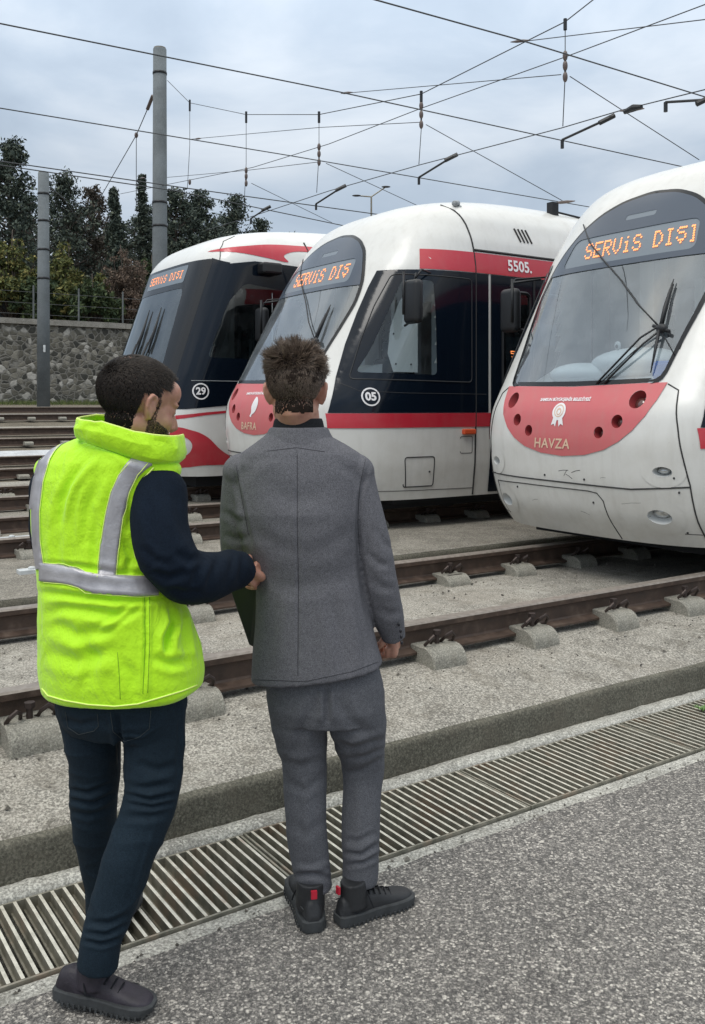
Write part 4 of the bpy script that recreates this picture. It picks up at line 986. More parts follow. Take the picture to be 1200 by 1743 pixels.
def tree(x, ytop, wpx, Y, kind, mat, label, nleaf=4200, leafsize=.17, ybase=None):
    base = PX(x, 540, Y); base.z = bank(base.dot(nv))-.1; s = Y/FPX
    h = PX(x, ytop, Y).z-base.z; w = wpx*s*.5
    t = thing('pine_tree' if kind in ('pine', 'spruce') else ('shrub' if kind == 'shrub' else 'bare_tree'), label, 'tree' if kind != 'shrub' else 'shrub', base, 0, 'trees and shrubs above the stone wall')
    tr = MB(); lean = random.uniform(-.04, .04)*h; sp_ = [Vector((lean*q*q+.05*math.sin(q*5), 0, h*q*.97)) for q in [i/6 for i in range(7)]]
    tr.tube(sp_, [max(.02, h*.016*(1-q)+.015) for q in [i/6 for i in range(7)]], 7)
    cl = []
    def axis(z): q = z/h; return Vector((lean*q*q+.05*math.sin(q*5), 0, z))
    if kind == 'spruce':
        for lv in range(40):
            q = lv/39; z = h*(.06+.92*q); rr = 1.7*w*(1-q)**1.25*random.uniform(.6, 1.15)+.06
            for k in range(9):
                a = random.uniform(0, 6.28); L1 = rr*random.uniform(.6, 1.1); e_ = axis(z)+Vector((math.cos(a)*L1, math.sin(a)*L1, -.12*L1)); tr.tube([axis(z), e_], [.02, .008], 4, False)
                for j in range(4): cl.append((axis(z).lerp(e_, .35+.22*j)+rv()*.08, .20+.10*(1-q)))
    elif kind == 'pine':
        nb = 105
        for k in range(nb):
            q = .12+.86*(k/nb); z = h*q; a = random.uniform(0, 6.28)
            prof_ = math.sin(min(1, (1.04-q)/.55)*math.pi/2)*(.55+.45*min(1, (q-.1)/.3)); L1 = w*prof_*random.uniform(.45, 1.25)
            up_ = random.uniform(.0, .55)*L1; e_ = axis(z)+Vector((math.cos(a)*L1, math.sin(a)*L1, up_)); tr.tube([axis(z*.96), axis(z).lerp(e_, .5)-Vector((0, 0, .1)), e_], [.045, .03, .012], 4, False)
            for j in range(6):
                c = axis(z).lerp(e_, random.uniform(.35, 1.05))+rv()*.3; cl.append((c, random.uniform(.22, .42)))
            cl.append((e_+Vector((0, 0, .15)), .22))
    else:
        for k in range(46):
            a = random.uniform(0, 6.28); el = math.asin(random.uniform(-.1, 1)); rr = random.uniform(.55, 1.0)*(1+.18*noise.noise(Vector((a*1.3, el*2, x))))
            e_ = Vector((math.cos(a)*math.cos(el)*w*rr, math.sin(a)*math.cos(el)*w*rr, h*(.42+.56*math.sin(el)*rr)))
            tr.tube([Vector((0, 0, h*.15)), e_*.5+Vector((0, 0, h*.12)), e_], [.05, .03, .01], 4, False)
            for j in range(5): cl.append((e_*random.uniform(.6, 1.02)+rv()*w*.16, w*random.uniform(.13, .24)))
    lf = MB(); per = max(4, nleaf//len(cl))
    for c, r_ in cl:
        if random.random() < .16: continue
        for _ in range(per):
            d_ = rv(); leaf(lf, c+Vector((d_.x*r_, d_.y*r_, d_.z*r_*.7)), leafsize*random.uniform(.6, 1.3))
    tr.build('trunk', 'bark', t, True); lf.build('crown', mat, t)
PG = 'dark pine with an uneven crown '
TR = [(14, 238, 100, 41, 'pine', 'pine_leaf', 'tallest dark pine at the left edge above the wall', 6500), (118, 300, 130, 47, 'pine', 'pine_leaf', 'wide dark pine between the two masts', 6000), (158, 318, 90, 50, 'pine', 'rust_pine', 'reddish tinged pine just left of the pointed spruce', 4500),
      (204, 320, 74, 46, 'spruce', 'pine_leaf', 'pointed dark spruce left of the tall mast', 5000), (246, 296, 60, 48, 'spruce', 'pine_leaf', 'thin pointed spruce touching the tall mast on its left', 4500),
      (303, 322, 80, 47, 'pine', 'pine_leaf', 'dark pine just right of the tall mast', 5500), (350, 328, 90, 49, 'pine', 'pine_leaf', 'dark pine above the roof of tram 29', 5500), (398, 334, 84, 51, 'pine', 'pine_leaf', 'right hand pine of the group over the roof of tram 29', 5000),
      (440, 372, 60, 54, 'pine', 'pine_leaf', 'low pine at the right end of the tree line', 3500), (508, 396, 16, 70, 'pine', 'pine_leaf', 'tiny distant treetop left of the middle tram', 700), (523, 399, 12, 70, 'pine', 'pine_leaf', 'second tiny distant treetop beside the middle tram', 600),
      (60, 330, 110, 55, 'pine', 'pine_leaf', 'dark pine in the second row behind the shorter mast', 5000), (270, 350, 110, 56, 'pine', 'pine_leaf', 'dark pine in the second row behind the tall mast', 5000), (185, 380, 110, 54, 'pine', 'pine_leaf', 'low dark pine in the second row behind the pointed spruce', 5000), (-60, 330, 120, 50, 'pine', 'pine_leaf', 'dark pine beyond the left edge', 3000),
      (40, 372, 150, 60, 'pine', 'rust_pine', 'broad brownish pine far behind the shorter mast', 5000), (135, 362, 150, 61, 'pine', 'pine_leaf', 'broad pine far behind, between the two masts', 5000), (225, 372, 150, 60, 'pine', 'pine_leaf', 'broad pine far behind the pointed spruces', 5000), (318, 366, 140, 62, 'pine', 'rust_pine', 'broad brownish pine far behind, right of the tall mast', 5000), (395, 372, 130, 61, 'pine', 'pine_leaf', 'broad pine far behind the roof of tram 29', 4500),
      (375, 385, 110, 46, 'pine', 'pine_leaf', 'low dark pine close behind the roof of tram 29', 4500), (330, 400, 100, 44, 'spruce', 'pine_leaf', 'dark spruce low behind tram 29', 3500),
      (20, 385, 130, 38, 'shrub', 'olive_leaf', 'olive green shrub at the left edge above the wall', 5000), (118, 412, 140, 38.5, 'shrub', 'olive_leaf', 'yellowish green shrub between the two masts', 5500), (160, 462, 110, 37.5, 'shrub', 'green_leaf', 'dark green shrub in front of the yellowish one', 4500),
      (72, 450, 100, 37.5, 'shrub', 'green_leaf', 'dark green shrub behind the shorter mast', 4500), (212, 412, 96, 39, 'bare', 'brown_twig', 'rounded brown leafless tree left of tram 29', 7500), (262, 430, 90, 42, 'shrub', 'green_leaf', 'dark green shrub behind the tall mast', 4000), (-45, 420, 100, 38, 'shrub', 'green_leaf', 'shrub beyond the left edge', 2500)]
for a in TR: tree(*a[:7], nleaf=int(a[7]*1.9), leafsize=.19 if a[4] != 'bare' else .10)
# grass at the foot of the wall
leafmat('grass_blade', [(.05, .075, .02), (.09, .12, .035), (.15, .16, .06)])
gr = MB()
for k in range(9000):
    t = random.uniform(2, 22); n = WN-.05-abs(random.gauss(0, .9)); h_ = random.uniform(.05, .20); p = TN(t, n, bank(n)); a = random.uniform(0, 6.28); d_ = Vector((math.cos(a), math.sin(a), 0))
    gr.add([p-d_*.012, p+d_*.012, p+Vector((random.uniform(-.05, .05), random.uniform(-.05, .05), h_))], [(0, 1, 2)])
o = gr.build('grass', 'grass_blade'); o['kind'] = 'stuff'; o['label'] = 'short green grass growing at the foot of the stone wall'; o['category'] = 'grass'

# ------------------------------------------------------------------ people
def fabric(name, c1, c2, scale=380, bump=.0008, rough=.9, big=.0, sheen=.0):
    m = NT(name); v = m.co(); f = m.noise(scale, 3, .7, v); g = m.noise(scale*.22, 4, .7, v); b = m.noise(5, 5, .6, v)
    c = m.mix(m.math('ADD', m.math('MULTIPLY', f, .6), m.math('MULTIPLY', g, .4)), c1, c2) if False else m.ramp(m.math('ADD', m.math('MULTIPLY', f, .8), m.math('MULTIPLY', g, .2)), [(.36, c1), (.64, c2)])
    if big: c = m.mix(big, c, m.ramp(b, [(.3, .7), (.7, 1.25)]), 'MULTIPLY')
    m.color(c); m.set(Roughness=rough, Specular_IOR_Level=.2, Sheen_Weight=sheen); p = m.bump(f, bump, .8); return m.m
fabric('suit_cloth', (.066, .066, .074), (.182, .180, .197), 420, .001, .9, .10)
fabric('suit_trousers', (.056, .058, .066), (.155, .158, .174), 420, .001, .9, .2)
fabric('denim', (.004, .010, .017), (.014, .028, .042), 420, .001, .8, .5)
fabric('sweater_navy', (.0025, .006, .013), (.007, .014, .026), 300, .0012, .95, .4)
fabric('black_cloth', (.008, .009, .011), (.02, .021, .024), 300, .001, .9)
m = NT('hi_vis'); v = m.co(); f = m.noise(420, 2, .6, v); wv = m.noise(26, 5, .65, v)
m.color(m.mix(m.ramp(m.noise(7, 5, .6, v), [(.35, 0.0), (.75, .16)]), (.49, .88, .012), (.39, .70, .012))); m.set(Roughness=.62, Specular_IOR_Level=.3, Sheen_Weight=.25)
w2 = m.noise(11, 4, .6, m.co((1, 1, .5)), 1.5); h_ = m.math('ADD', m.math('ADD', wv, m.math('MULTIPLY', w2, 1.6)), m.math('MULTIPLY', f, .06)); m.bump(h_, .007, .8)
m = NT('piping'); m.set(Base_Color=(.78, .95, .22), Roughness=.5)
m = NT('reflective_tape'); v = m.co(); m.color(m.ramp(m.noise(16, 5, .6, v), [(.3, (.33, .32, .34)), (.7, (.50, .49, .51))])); m.set(Roughness=.42, Metallic=.35); m.bump(m.noise(30, 5, .7, v), .004, .6)
m = NT('skin'); v = m.co(); m.color(m.ramp(m.noise(28, 5, .6, v), [(.3, (.36, .17, .12)), (.7, (.50, .27, .19))])); m.set(Roughness=.5, Subsurface_Weight=.15, Subsurface_Scale=.01); m.b.inputs['Subsurface Radius'].default_value = (1, .35, .2); m.bump(m.noise(300, 3), .0006, .5)
def hairmat(name, cols, rough):
    m = NT(name); g = m.n('ShaderNodeNewGeometry'); k = len(cols)-1; m.color(m.ramp(g.outputs['Random Per Island'], [(i/k, c) for i, c in enumerate(cols)])); m.set(Roughness=rough, Specular_IOR_Level=.35)
hairmat('hair_brown', [(.045, .033, .025), (.10, .073, .055), (.19, .14, .105), (.27, .205, .155)], .42); hairmat('hair_black', [(.009, .007, .006), (.022, .016, .012), (.05, .036, .027)], .5)
plain('hair_brown_mass', (.028, .020, .016), .95, .0, .1, var=.4, vscale=60, bump=.002, bscale=260); plain('hair_black_mass', (.010, .008, .007), .95, .0, .1, var=.4, vscale=60, bump=.002, bscale=260)
plain('shoe_black', (.016, .017, .019), .6, var=.35, vscale=20, bump=.001, bscale=150); plain('shoe_sole', (.035, .038, .040), .75, var=.3, vscale=30)
plain('shoe_plum', (.022, .018, .026), .6, var=.4, vscale=20, bump=.001, bscale=150); plain('red_tag', (.45, .01, .03), .6); plain('eye_white', (.7, .68, .66), .2); plain('button_dark', (.012, .012, .016), .3)
plain('sleeve_shade_black', (.008, .010, .012), .5)

def ring_mb(mb, rings, exp=2.4, seg=40):
    """rings: (centre, half width, half depth, yaw, tilt) as one closed loft"""
    vs = []
    for (c, a, b, yaw, tilt) in rings:
        for k in range(seg):
            q = 2*math.pi*k/seg; x = math.copysign(abs(math.cos(q))**(2/exp), math.cos(q))*a; y = math.copysign(abs(math.sin(q))**(2/exp), math.sin(q))*b
            vs.append(Vector(c)+Vector((x*math.cos(yaw)-y*math.sin(yaw), x*math.sin(yaw)+y*math.cos(yaw), tilt*x)))
    n_ = len(rings); fs = [(i*seg+k, i*seg+(k+1) % seg, (i+1)*seg+(k+1) % seg, (i+1)*seg+k) for i in range(n_-1) for k in range(seg)]
    fs += [tuple(range(seg))[::-1], tuple((n_-1)*seg+k for k in range(seg))]; mb.add(vs, fs)
def limb(mb, pts, seg=24):
    """pts: (point, radius, depth factor) as a smooth tapering tube with round ends"""
    P = [Vector(p[0]) for p in pts]; rr = [p[1] for p in pts]; o = []; r2 = []
    for i in range(len(P)-1):
        p0, p1, p2, p3 = P[max(i-1, 0)], P[i], P[i+1], P[min(i+2, len(P)-1)]
        for s_ in range(6):
            t = s_/6; o.append(.5*((2*p1)+(p2-p0)*t+(2*p0-5*p1+4*p2-p3)*t*t+(3*p1-p0-3*p2+p3)*t**3)); q = t*t*(3-2*t); r2.append(rr[i]*(1-q)+rr[i+1]*q)
    o.append(P[-1]); r2.append(rr[-1]); mb.tube(o, r2, seg)
    mb.ell(o[0], (r2[0],)*3, None, 16, 10)
def remesh(mb, voxel, smooth, name):
    me = mb.mesh('tmp'); bm = bmesh.new(); bm.from_mesh(me); bmesh.ops.recalc_face_normals(bm, faces=bm.faces); bm.to_mesh(me); bm.free()
    o = bpy.data.objects.new('tmp', me); C.objects.link(o)
    r_ = o.modifiers.new('r', 'REMESH'); r_.mode = 'VOXEL'; r_.voxel_size = voxel
    if smooth: s_ = o.modifiers.new('s', 'SMOOTH'); s_.factor = .5; s_.iterations = smooth
    bpy.context.view_layer.update(); dg_ = bpy.context.evaluated_depsgraph_get()
    out_ = bpy.data.meshes.new_from_object(o.evaluated_get(dg_)); bpy.data.objects.remove(o); out_.name = name
    for p in out_.polygons: p.use_smooth = True
    return out_
def folds(me, creases, amp=.0, scale=6, stretch=(1, 1, 1), back=True, seed=0, ridge=.0):
    """presses creases into the cloth: each is (polyline, width, depth); plus soft random folds"""
    n_ = len(me.vertices); co = np.empty(n_*3); me.vertices.foreach_get('co', co); co = co.reshape(-1, 3)
    no = np.empty(n_*3); me.vertices.foreach_get('normal', no); no = no.reshape(-1, 3)
    px = 600+FPX*co[:, 0]/co[:, 1]; py = HZ-FPX*(co[:, 2]-H)/co[:, 1]; disp = np.zeros(n_); face = np.clip(-no[:, 1]*2+.6, 0, 1)
    for poly, wd, dp in creases:
        best = np.full(n_, 1e9); tt_ = np.zeros(n_); tot = len(poly)-1
        for i, ((x0, y0), (x1, y1)) in enumerate(zip(poly[:-1], poly[1:])):
            dx, dy = x1-x0, y1-y0; t = np.clip(((px-x0)*dx+(py-y0)*dy)/(dx*dx+dy*dy+1e-9), 0, 1)
            dd = np.hypot(px-x0-dx*t, py-y0-dy*t); mk = dd < best; best[mk] = dd[mk]; tt_[mk] = (i+t[mk])/tot
        taper = np.sin(np.clip(tt_, 0, 1)*math.pi)**.5*.85+.15; g = best/wd
        disp += dp*taper*face*(np.exp(-g*g)-.45*np.exp(-((g-1.9)/.9)**2))
    if amp:
        for i in range(n_):
            p = Vector((co[i, 0]*stretch[0]*scale, co[i, 1]*stretch[1]*scale, co[i, 2]*stretch[2]*scale+seed)); disp[i] += amp*(noise.noise(p)+.5*noise.noise(p*2.1)+ridge*((1-abs(noise.noise(p*.8+Vector((7, 3, 1)))*2.2))**3-.3))
    co += no*disp[:, None]; me.vertices.foreach_set('co', co.ravel()); me.update(); return me
def head_mb(mb, M, jaw=1.0):
    ks = M.to_scale()[0]
    def e_(c, r, R_=None): mb.ell(M @ Vector(c), r, M.to_3x3().to_4x4() @ (R_ or Matrix.Identity(4)), 24, 16)
    e_((0, -.018, .035), (.075, .096, .082)); e_((0, .030, -.025), (.060, .062, .082)); e_((0, .028, -.078), (.052*jaw, .052, .036)); e_((0, .066, -.100), (.024, .018, .016))
    e_((0, .062, .045), (.055, .035, .040))
    for s_ in (-1, 1):
        e_((s_*.032, .048, -.028), (.028, .034, .032)); e_((s_*.029, .074, .003), (.015, .012, .012)); e_((s_*.028, .076, .020), (.024, .012, .009)); e_((s_*.046, .010, -.072), (.014, .030, .026))
        # ear: rim, bowl and lobe
        a = [(s_*.074, .006, .004), (s_*.079, .000, .019), (s_*.084, -.012, .022), (s_*.086, -.021, .010), (s_*.084, -.020, -.006), (s_*.079, -.011, -.021), (s_*.072, -.001, -.032)]
        mb.tube([M @ Vector(p) for p in a], [q*ks for q in (.005, .006, .0062, .006, .0056, .0065, .006)], 8)
        e_((s_*.076, -.008, -.004), (.006, .015, .022)); e_((s_*.072, -.002, -.028), (.007, .009, .010)); e_((s_*.073, .006, -.012), (.006, .006, .008)); e_((s_*.044, -.004, -.050), (.019, .034, .032)); e_((s_*.069, -.004, -.010), (.012, .014, .024))
    mb.tube([M @ Vector(p) for p in ((0, .080, .016), (0, .088, .002), (0, .103, -.018), (0, .109, -.030), (0, .098, -.040))], [q*ks for q in (.009, .0095, .011, .0115, .009)], 10)
    e_((0, .074, .004), (.022, .020, .026)); e_((0, .086, -.026), (.018, .020, .022)); e_((0, .078, -.062), (.034, .018, .022))
    for s_ in (-1, 1): e_((s_*.012, .094, -.035), (.0085, .011, .008))
    e_((0, .088, -.064), (.023, .012, .006)); e_((0, .086, -.074), (.020, .012, .007)); e_((0, .082, -.055), (.014, .014, .009))
def eyes(M, par):
    for s_ in (-1, 1):
        o = MB().ell(M @ Vector((s_*.029, .0765, .002)), (.0095,)*3).build('eye', 'eye_white', par, True); MB().ell(M @ Vector((s_*.030, .0835, .002)), (.004, .003, .004)).build('iris', 'button_dark', o, True)
def hand_mb(mb, M, curl=.5, side=1, spread=.0, thumb=.6):
    """M: wrist frame, +y along the hand, +z back of the hand, thumb towards side*x"""
    T_ = lambda p: M @ Vector(p)
    mb.tube([T_((0, -.03, 0)), T_((0, .0, 0)), T_((0, .03, 0)), T_((0, .075, 0)), T_((0, .09, 0))], [.026, .026, .031, .034, .028], 14, True, .55)
    for x, l, r_ in ((.029, .068, .0088), (.010, .077, .0092), (-.010, .072, .0088), (-.028, .056, .0078)):
        x *= side; p = Vector((x, .080, 0)); an = 0; pts = [p-Vector((0, .03, 0))]; rs = [r_*1.1]; pts.append(p.copy()); rs.append(r_*1.08)
        for k, f_ in enumerate((.45, .30, .25)):
            an += curl*(1.0 if k else .8)*random.uniform(.9, 1.1); p = p+Vector((spread*x, math.cos(an), -math.sin(an)))*l*f_; pts.append(p.copy()); rs.append(r_*(1-.10*k)*.95)
        mb.tube([T_(q) for q in pts], rs, 10); mb.ell(T_(pts[-1]), (rs[-1],)*3, None, 10, 8)
    tp = [(side*.018, .012, -.004), (side*.038, .032, -.012), (side*.046, .056, -.022-.02*thumb), (side*.040, .080, -.030-.03*thumb)]
    mb.tube([T_(q) for q in tp], [.014, .0125, .0105, .0085], 10); mb.ell(T_(tp[-1]), (.0085,)*3, None, 10, 8)
def scalp(src, M, fn):
    """faces of the head that carry hair, in the head's own frame"""
    Mi = M.inverted(); N3 = Mi.to_3x3(); out_ = []
    zc = M.translation
    for p_ in src.polygons:
        if (p_.center-zc).length > .22: continue
        c = Mi @ p_.center; n_ = (N3 @ p_.normal).normalized()
        if abs(c.x) > .079 and -.04 < c.z < .045 and c.y > -.04: continue          # ears stay bare
        if fn(c, n_): out_.append((p_, c, n_))
    return out_
def strands(mb, M, src, n_, fn, seg=4, w0=.0012):
    F_ = scalp(src, M, fn); rad = Vector((.077, .099, .085)); ctr = Vector((0, -.018, .035)); Mi = M.inverted()
    for i_ in range(n_):
        p_, c, nrm = F_[random.randrange(len(F_))]; p = c+rv()*.0025; r_ = fn(p, nrm)
        if not r_ or p.z < -.045: continue
        L1, g, droop = r_; v_ = g.normalized(); pts = [p-nrm*.003]; q = p.copy(); wv_ = rv()*.25
        for k in range(seg):
            q = q+v_*(L1/seg); v_ = (v_+Vector((0, 0, -droop))+wv_*.3).normalized()
            lo_ = (q-ctr); el = math.sqrt((lo_.x/rad.x)**2+(lo_.y/rad.y)**2+(lo_.z/rad.z)**2)
            if el < 1.0+.03*(k+1)/seg and q.z > -.02: q = ctr+lo_*((1.0+.03*(k+1)/seg)/el)
            pts.append(q.copy())
        a = v_.cross(nrm); a = a.normalized() if a.length > .01 else Vector((1, 0, 0)); b = a.cross(v_).normalized(); vs = []
        for i, pt in enumerate(pts):
            w_ = w0*(1-.85*(i/seg)**1.5); vs += [M @ (pt+a*w_), M @ (pt-a*w_*.5+b*w_*.8), M @ (pt-a*w_*.5-b*w_*.8)]
        mb.add(vs, [(i*3+k, i*3+(k+1) % 3, (i+1)*3+(k+1) % 3, (i+1)*3+k) for i in range(seg) for k in range(3)])
def scalp_cap(M, src, fn, off, name, mat, par, jit=.0025):
    """the dense mass of hair next to the scalp"""
    F_ = scalp(src, M, fn); idx = {}; vs = []; fs = []; cnt = {}
    for p_, c, n_ in F_:
        for i in p_.vertices: cnt[i] = cnt.get(i, 0)+1
    Mi = M.inverted()
    for p_, c, n_ in F_:
        f_ = []
        for i in p_.vertices:
            if i not in idx:
                idx[i] = len(vs); v_ = src.vertices[i]; lc = Mi @ v_.co; o_ = -.0015 if cnt[i] < 4 else max(.0014, off(None, lc)+(jit*noise.noise(lc*60)+jit*noise.noise(lc*140))*(1 if lc.z > -.02 else .15))
                vs.append(v_.co+v_.normal*o_)
            f_.append(idx[i])
        fs.append(tuple(f_))
    return MB().add(vs, fs).build(name, mat, par, True)
def shoe(base, heading, pitch, mu, ms, par, high=.13, scale=1.0, side=1, tag=None, ank=.055):
    M = Matrix.Translation(base) @ Matrix.Rotation(math.atan2(heading[1], heading[0]), 4, 'Z') @ Matrix.Rotation(pitch, 4, 'Y') @ Matrix.Scale(scale, 4)
    X = [-.012, .0, .03, .07, .11, .15, .19, .23, .26, .278, .288]; W = [.018, .029, .037, .038, .037, .041, .047, .048, .042, .030, .014]; Hh = [.05, .085, .098, .098, .092, .080, .064, .054, .048, .042, .032]
    up_ = MB(); vs = []; K = 20
    for x, w_, h in zip(X, W, Hh):
        for k in range(K):
            q = 2*math.pi*k/K; y = math.copysign(abs(math.cos(q))**.75, math.cos(q))*w_*(1.0 if math.sin(q) < 0 else .92); z = .028+max(0, math.sin(q))**.8*(h-.028)-max(0, -math.sin(q))*.012
            vs.append(M @ Vector((x, y-side*.004*math.sin(x*11), z)))
    n_ = len(X); up_.add(vs, [(i*K+k, i*K+(k+1) % K, (i+1)*K+(k+1) % K, (i+1)*K+k) for i in range(n_-1) for k in range(K)]+[tuple(range(K))[::-1], tuple((n_-1)*K+k for k in range(K))])
    up_.tube([M @ Vector(p) for p in ((ank, 0, .05), (ank-.003, 0, .09), (ank-.007, 0, high))], [.046*scale, .045*scale, .043*scale], 20)
    me = remesh(up_, .0035, 2, 'shoe'); s_ = link('shoe', me, mu, par); 
    so = MB(); vs = []; out_ = [(x-.004 if x < .02 else x+.006, w_*1.08+.003) for x, w_ in zip(X, W)]
    loop = [(x, w_) for x, w_ in out_]+[(x, -w_) for x, w_ in out_[::-1]]; K = len(loop)
    for z, k_ in ((0.0, .93), (.004, .99), (.016, 1.0), (.030, 1.0), (.034, .95)):
        for i, (x, y) in enumerate(loop): 
            zz = z+(.010*max(0, (x-.20)/.09)**2 if z < .03 else 0)+(.004 if z > .01 and x < .04 else 0)
            vs.append(M @ Vector((.14+(x-.14)*k_, y*k_-side*.004*math.sin(x*11), zz)))
    so.add(vs, [(i*K+k, i*K+(k+1) % K, (i+1)*K+(k+1) % K, (i+1)*K+k) for i in range(4) for k in range(K)]+[tuple(range(K))[::-1], tuple(4*K+k for k in range(K))])
    for i in range(16):
        x = .01+.0175*i
        w_ = np.interp(x, X, W)*1.08+.004
        for sg in (-1, 1): so.box((x-.003, sg*w_-.002, .002), (x+.003, sg*w_+.002, .012), M)
    so.build('sole', ms, s_)
    la = MB()
    for i in range(5):
        x = .10+.022*i; z = np.interp(x, X, Hh)+.003; la.tube([M @ Vector((x, -.026, z-.012)), M @ Vector((x+.006, 0, z+.002)), M @ Vector((x, .026, z-.012))], .0028*scale, 6)
    for sg in (-1, 1): la.tube([M @ Vector((.095, sg*.006, .100)), M @ Vector((.085, sg*.03, .10)), M @ Vector((.09, sg*.045, .075)), M @ Vector((.10, sg*.05, .05))], .0025*scale, 6)
    la.build('laces', 'black_cloth', s_)
    if tag:
        tg = MB(); tg.box((-.014, -.009, high-.03), (-.006, .009, high-.006), M); tg.build('heel_tab', 'red_tag', s_)
    st_ = MB(); st_.tube([M @ Vector((x, sg*(np.interp(x, X, W)+.0015), z)) for sg in (1,) for x, z in ((.0, .07), (.05, .065), (.10, .055), (.16, .045), (.22, .042))], .0016, 5); st_.build('stitching', 'shoe_sole', s_)
    return s_

# ---- the man in the grey suit
YR = 2.85
def rr_(y, xl, xr, b, yaw=0, tilt=0, Y=YR, dy=0): 
    c = PX((xl+xr)/2, y, Y+dy); return (c, (xr-xl)/2/FPX*Y, b, yaw, tilt)
def lp_(x, y, Y, rpx): return (PX(x, y, Y), rpx/FPX*Y)
HM = Matrix.Translation(PX(504, 667, YR)) @ Matrix.Rotation(R(-4), 4, 'Z') @ Matrix.Rotation(R(-6), 4, 'X') @ Matrix.Scale(1.12, 4)
body = MB(); head_mb(body, HM)
limb(body, [(HM @ Vector((0, -.022, -.0)), .050), (HM @ Vector((0, -.026, -.05)), .060), (PX(507, 705, YR), .066), (PX(508, 730, YR), .067), (PX(508, 765, YR), .066)])
ring_mb(body, [rr_(y, xl+12, xr-12, b-.02) for y, xl, xr, b in ((762, 440, 590, .085), (800, 410, 612, .105), (900, 420, 604, .11), (1000, 445, 612, .11), (1100, 450, 620, .11), (1180, 470, 640, .11))])
RS = [(600, 806, YR, 36), (617, 862, YR-.01, 33), (636, 930, YR-.01, 31), (648, 990, YR, 29), (659, 1040, YR+.03, 27), (671, 1086, YR+.06, 20)]
LS = [(413, 806, YR, 34), (408, 862, YR+.01, 33), (407, 930, YR+.03, 31), (418, 985, YR+.06, 28), (436, 1030, YR+.16, 25), (462, 1060, YR+.27, 20)]
for S_ in (RS, LS): limb(body, [lp_(x, y, Y, r_*.72) for x, y, Y, r_ in S_])
LL = [(505, 1180, YR+.01, 52), (509, 1225, YR+.01, 49), (513, 1262, YR+.02, 44), (519, 1310, YR+.03, 38), (521, 1400, YR+.02, 35), (529, 1470, YR+.02, 33), (537, 1514, YR+.02, 30)]
RL = [(602, 1180, YR+.01, 53), (608, 1225, YR+.01, 50), (612, 1255, YR+.04, 45), (618, 1300, YR+.07, 37), (616, 1350, YR+.06, 33), (614, 1420, YR+.05, 33), (614, 1475, YR+.05, 31), (612, 1500, YR+.05, 30)]
for S_ in (LL, RL): limb(body, [lp_(x, y, Y, r_*.70) for x, y, Y, r_ in S_])
wr = PX(666, 1072, YR+.07); yv = (PX(672, 1140, YR+.12)-wr).normalized(); xv = yv.cross(Vector((.75, -.65, 0))).normalized(); zv = xv.cross(yv).normalized()
hand_mb(body, Matrix.Translation(wr) @ Matrix((xv, yv, zv)).transposed().to_4x4(), 1.25, 1)
wl_ = PX(468, 1065, YR+.29); yv = Vector((.5, .6, -.3)).normalized(); xv = yv.cross(Vector((0, 0, 1))).normalized(); zv = xv.cross(yv).normalized()
hand_mb(body, Matrix.Translation(wl_) @ Matrix((xv, yv, zv)).transposed().to_4x4(), .6, -1)
suit = link('person', remesh(body, .0040, 5, 'person'), 'skin', None)
setp(suit, 'young man seen from behind in a grey suit with tousled brown hair, standing', 'person')
eyes(HM, suit)
plain('lip', (.36, .13, .10), .5)
def lips(M, par):
    o = MB(); o.tube([M @ Vector(p) for p in ((-.021, .090, -.0685), (-.010, .0985, -.066), (0, .0995, -.0675), (.010, .0985, -.066), (.021, .090, -.0685))], [.001, .004, .004, .004, .001], 8); o.tube([M @ Vector(p) for p in ((-.019, .090, -.0705), (0, .0975, -.075), (.019, .090, -.0705))], [.001, .005, .001], 8); o.build('lips', 'lip', par, True)
lips(HM, suit)
# jacket
J = MB()
ring_mb(J, [rr_(730, 464, 548, .068, dy=.0), rr_(742, 450, 564, .078), rr_(756, 432, 590, .092), rr_(770, 412, 612, .106), rr_(788, 400, 622, .118), rr_(820, 397, 624, .128), rr_(870, 400, 618, .134, dy=-.01), rr_(920, 414, 612, .132, dy=-.01), rr_(960, 426, 616, .128),
            rr_(1000, 434, 622, .128, tilt=.02), rr_(1050, 434, 632, .134, tilt=.05), rr_(1100, 430, 640, .140, tilt=.10), rr_(1142, 427, 652, .144, tilt=.13)], 2.35, 56)
for S_ in (RS, LS): limb(J, [lp_(*q) for q in S_])
J.ell(PX(602, 803, YR), (.066, .072, .060)); J.ell(PX(412, 803, YR), (.062, .072, .058))
jm = remesh(J, .0052, 4, 'jacket')
folds(jm, [([(505, 775), (506, 880), (508, 1000), (506, 1140)], 3.2, -.0028), ([(628, 790), (612, 850), (609, 900), (612, 960)], 3.5, -.005), ([(396, 800), (412, 860), (428, 930)], 4, -.006),
           ([(612, 960), (622, 1020), (636, 1080)], 5, -.007), ([(640, 900), (655, 925), (668, 935)], 6, -.004), ([(625, 940), (645, 960), (662, 962)], 6, -.005), ([(632, 985), (650, 1000), (672, 1004)], 7, -.004), ([(645, 1035), (662, 1046), (682, 1042)], 6, -.003),
           ([(455, 830), (500, 850), (560, 838)], 16, -.004), ([(430, 900), (470, 930), (520, 935)], 12, -.004), ([(600, 900), (560, 930), (520, 940)], 12, -.0035), ([(440, 985), (500, 1000), (600, 985)], 14, -.005), ([(470, 1010), (460, 1080), (455, 1150)], 12, -.005),
           ([(560, 1010), (580, 1080), (590, 1150)], 12, -.005), ([(610, 1010), (622, 1080), (630, 1130)], 9, -.004), ([(380, 870), (400, 885), (415, 890)], 6, -.005), ([(382, 910), (400, 918), (424, 915)], 6, -.005), ([(560, 785), (600, 800), (622, 830)], 9, -.003), ([(470, 770), (430, 790), (402, 820)], 9, -.003)], .0022, 5, (1, 1, .6), seed=3, ridge=.5)
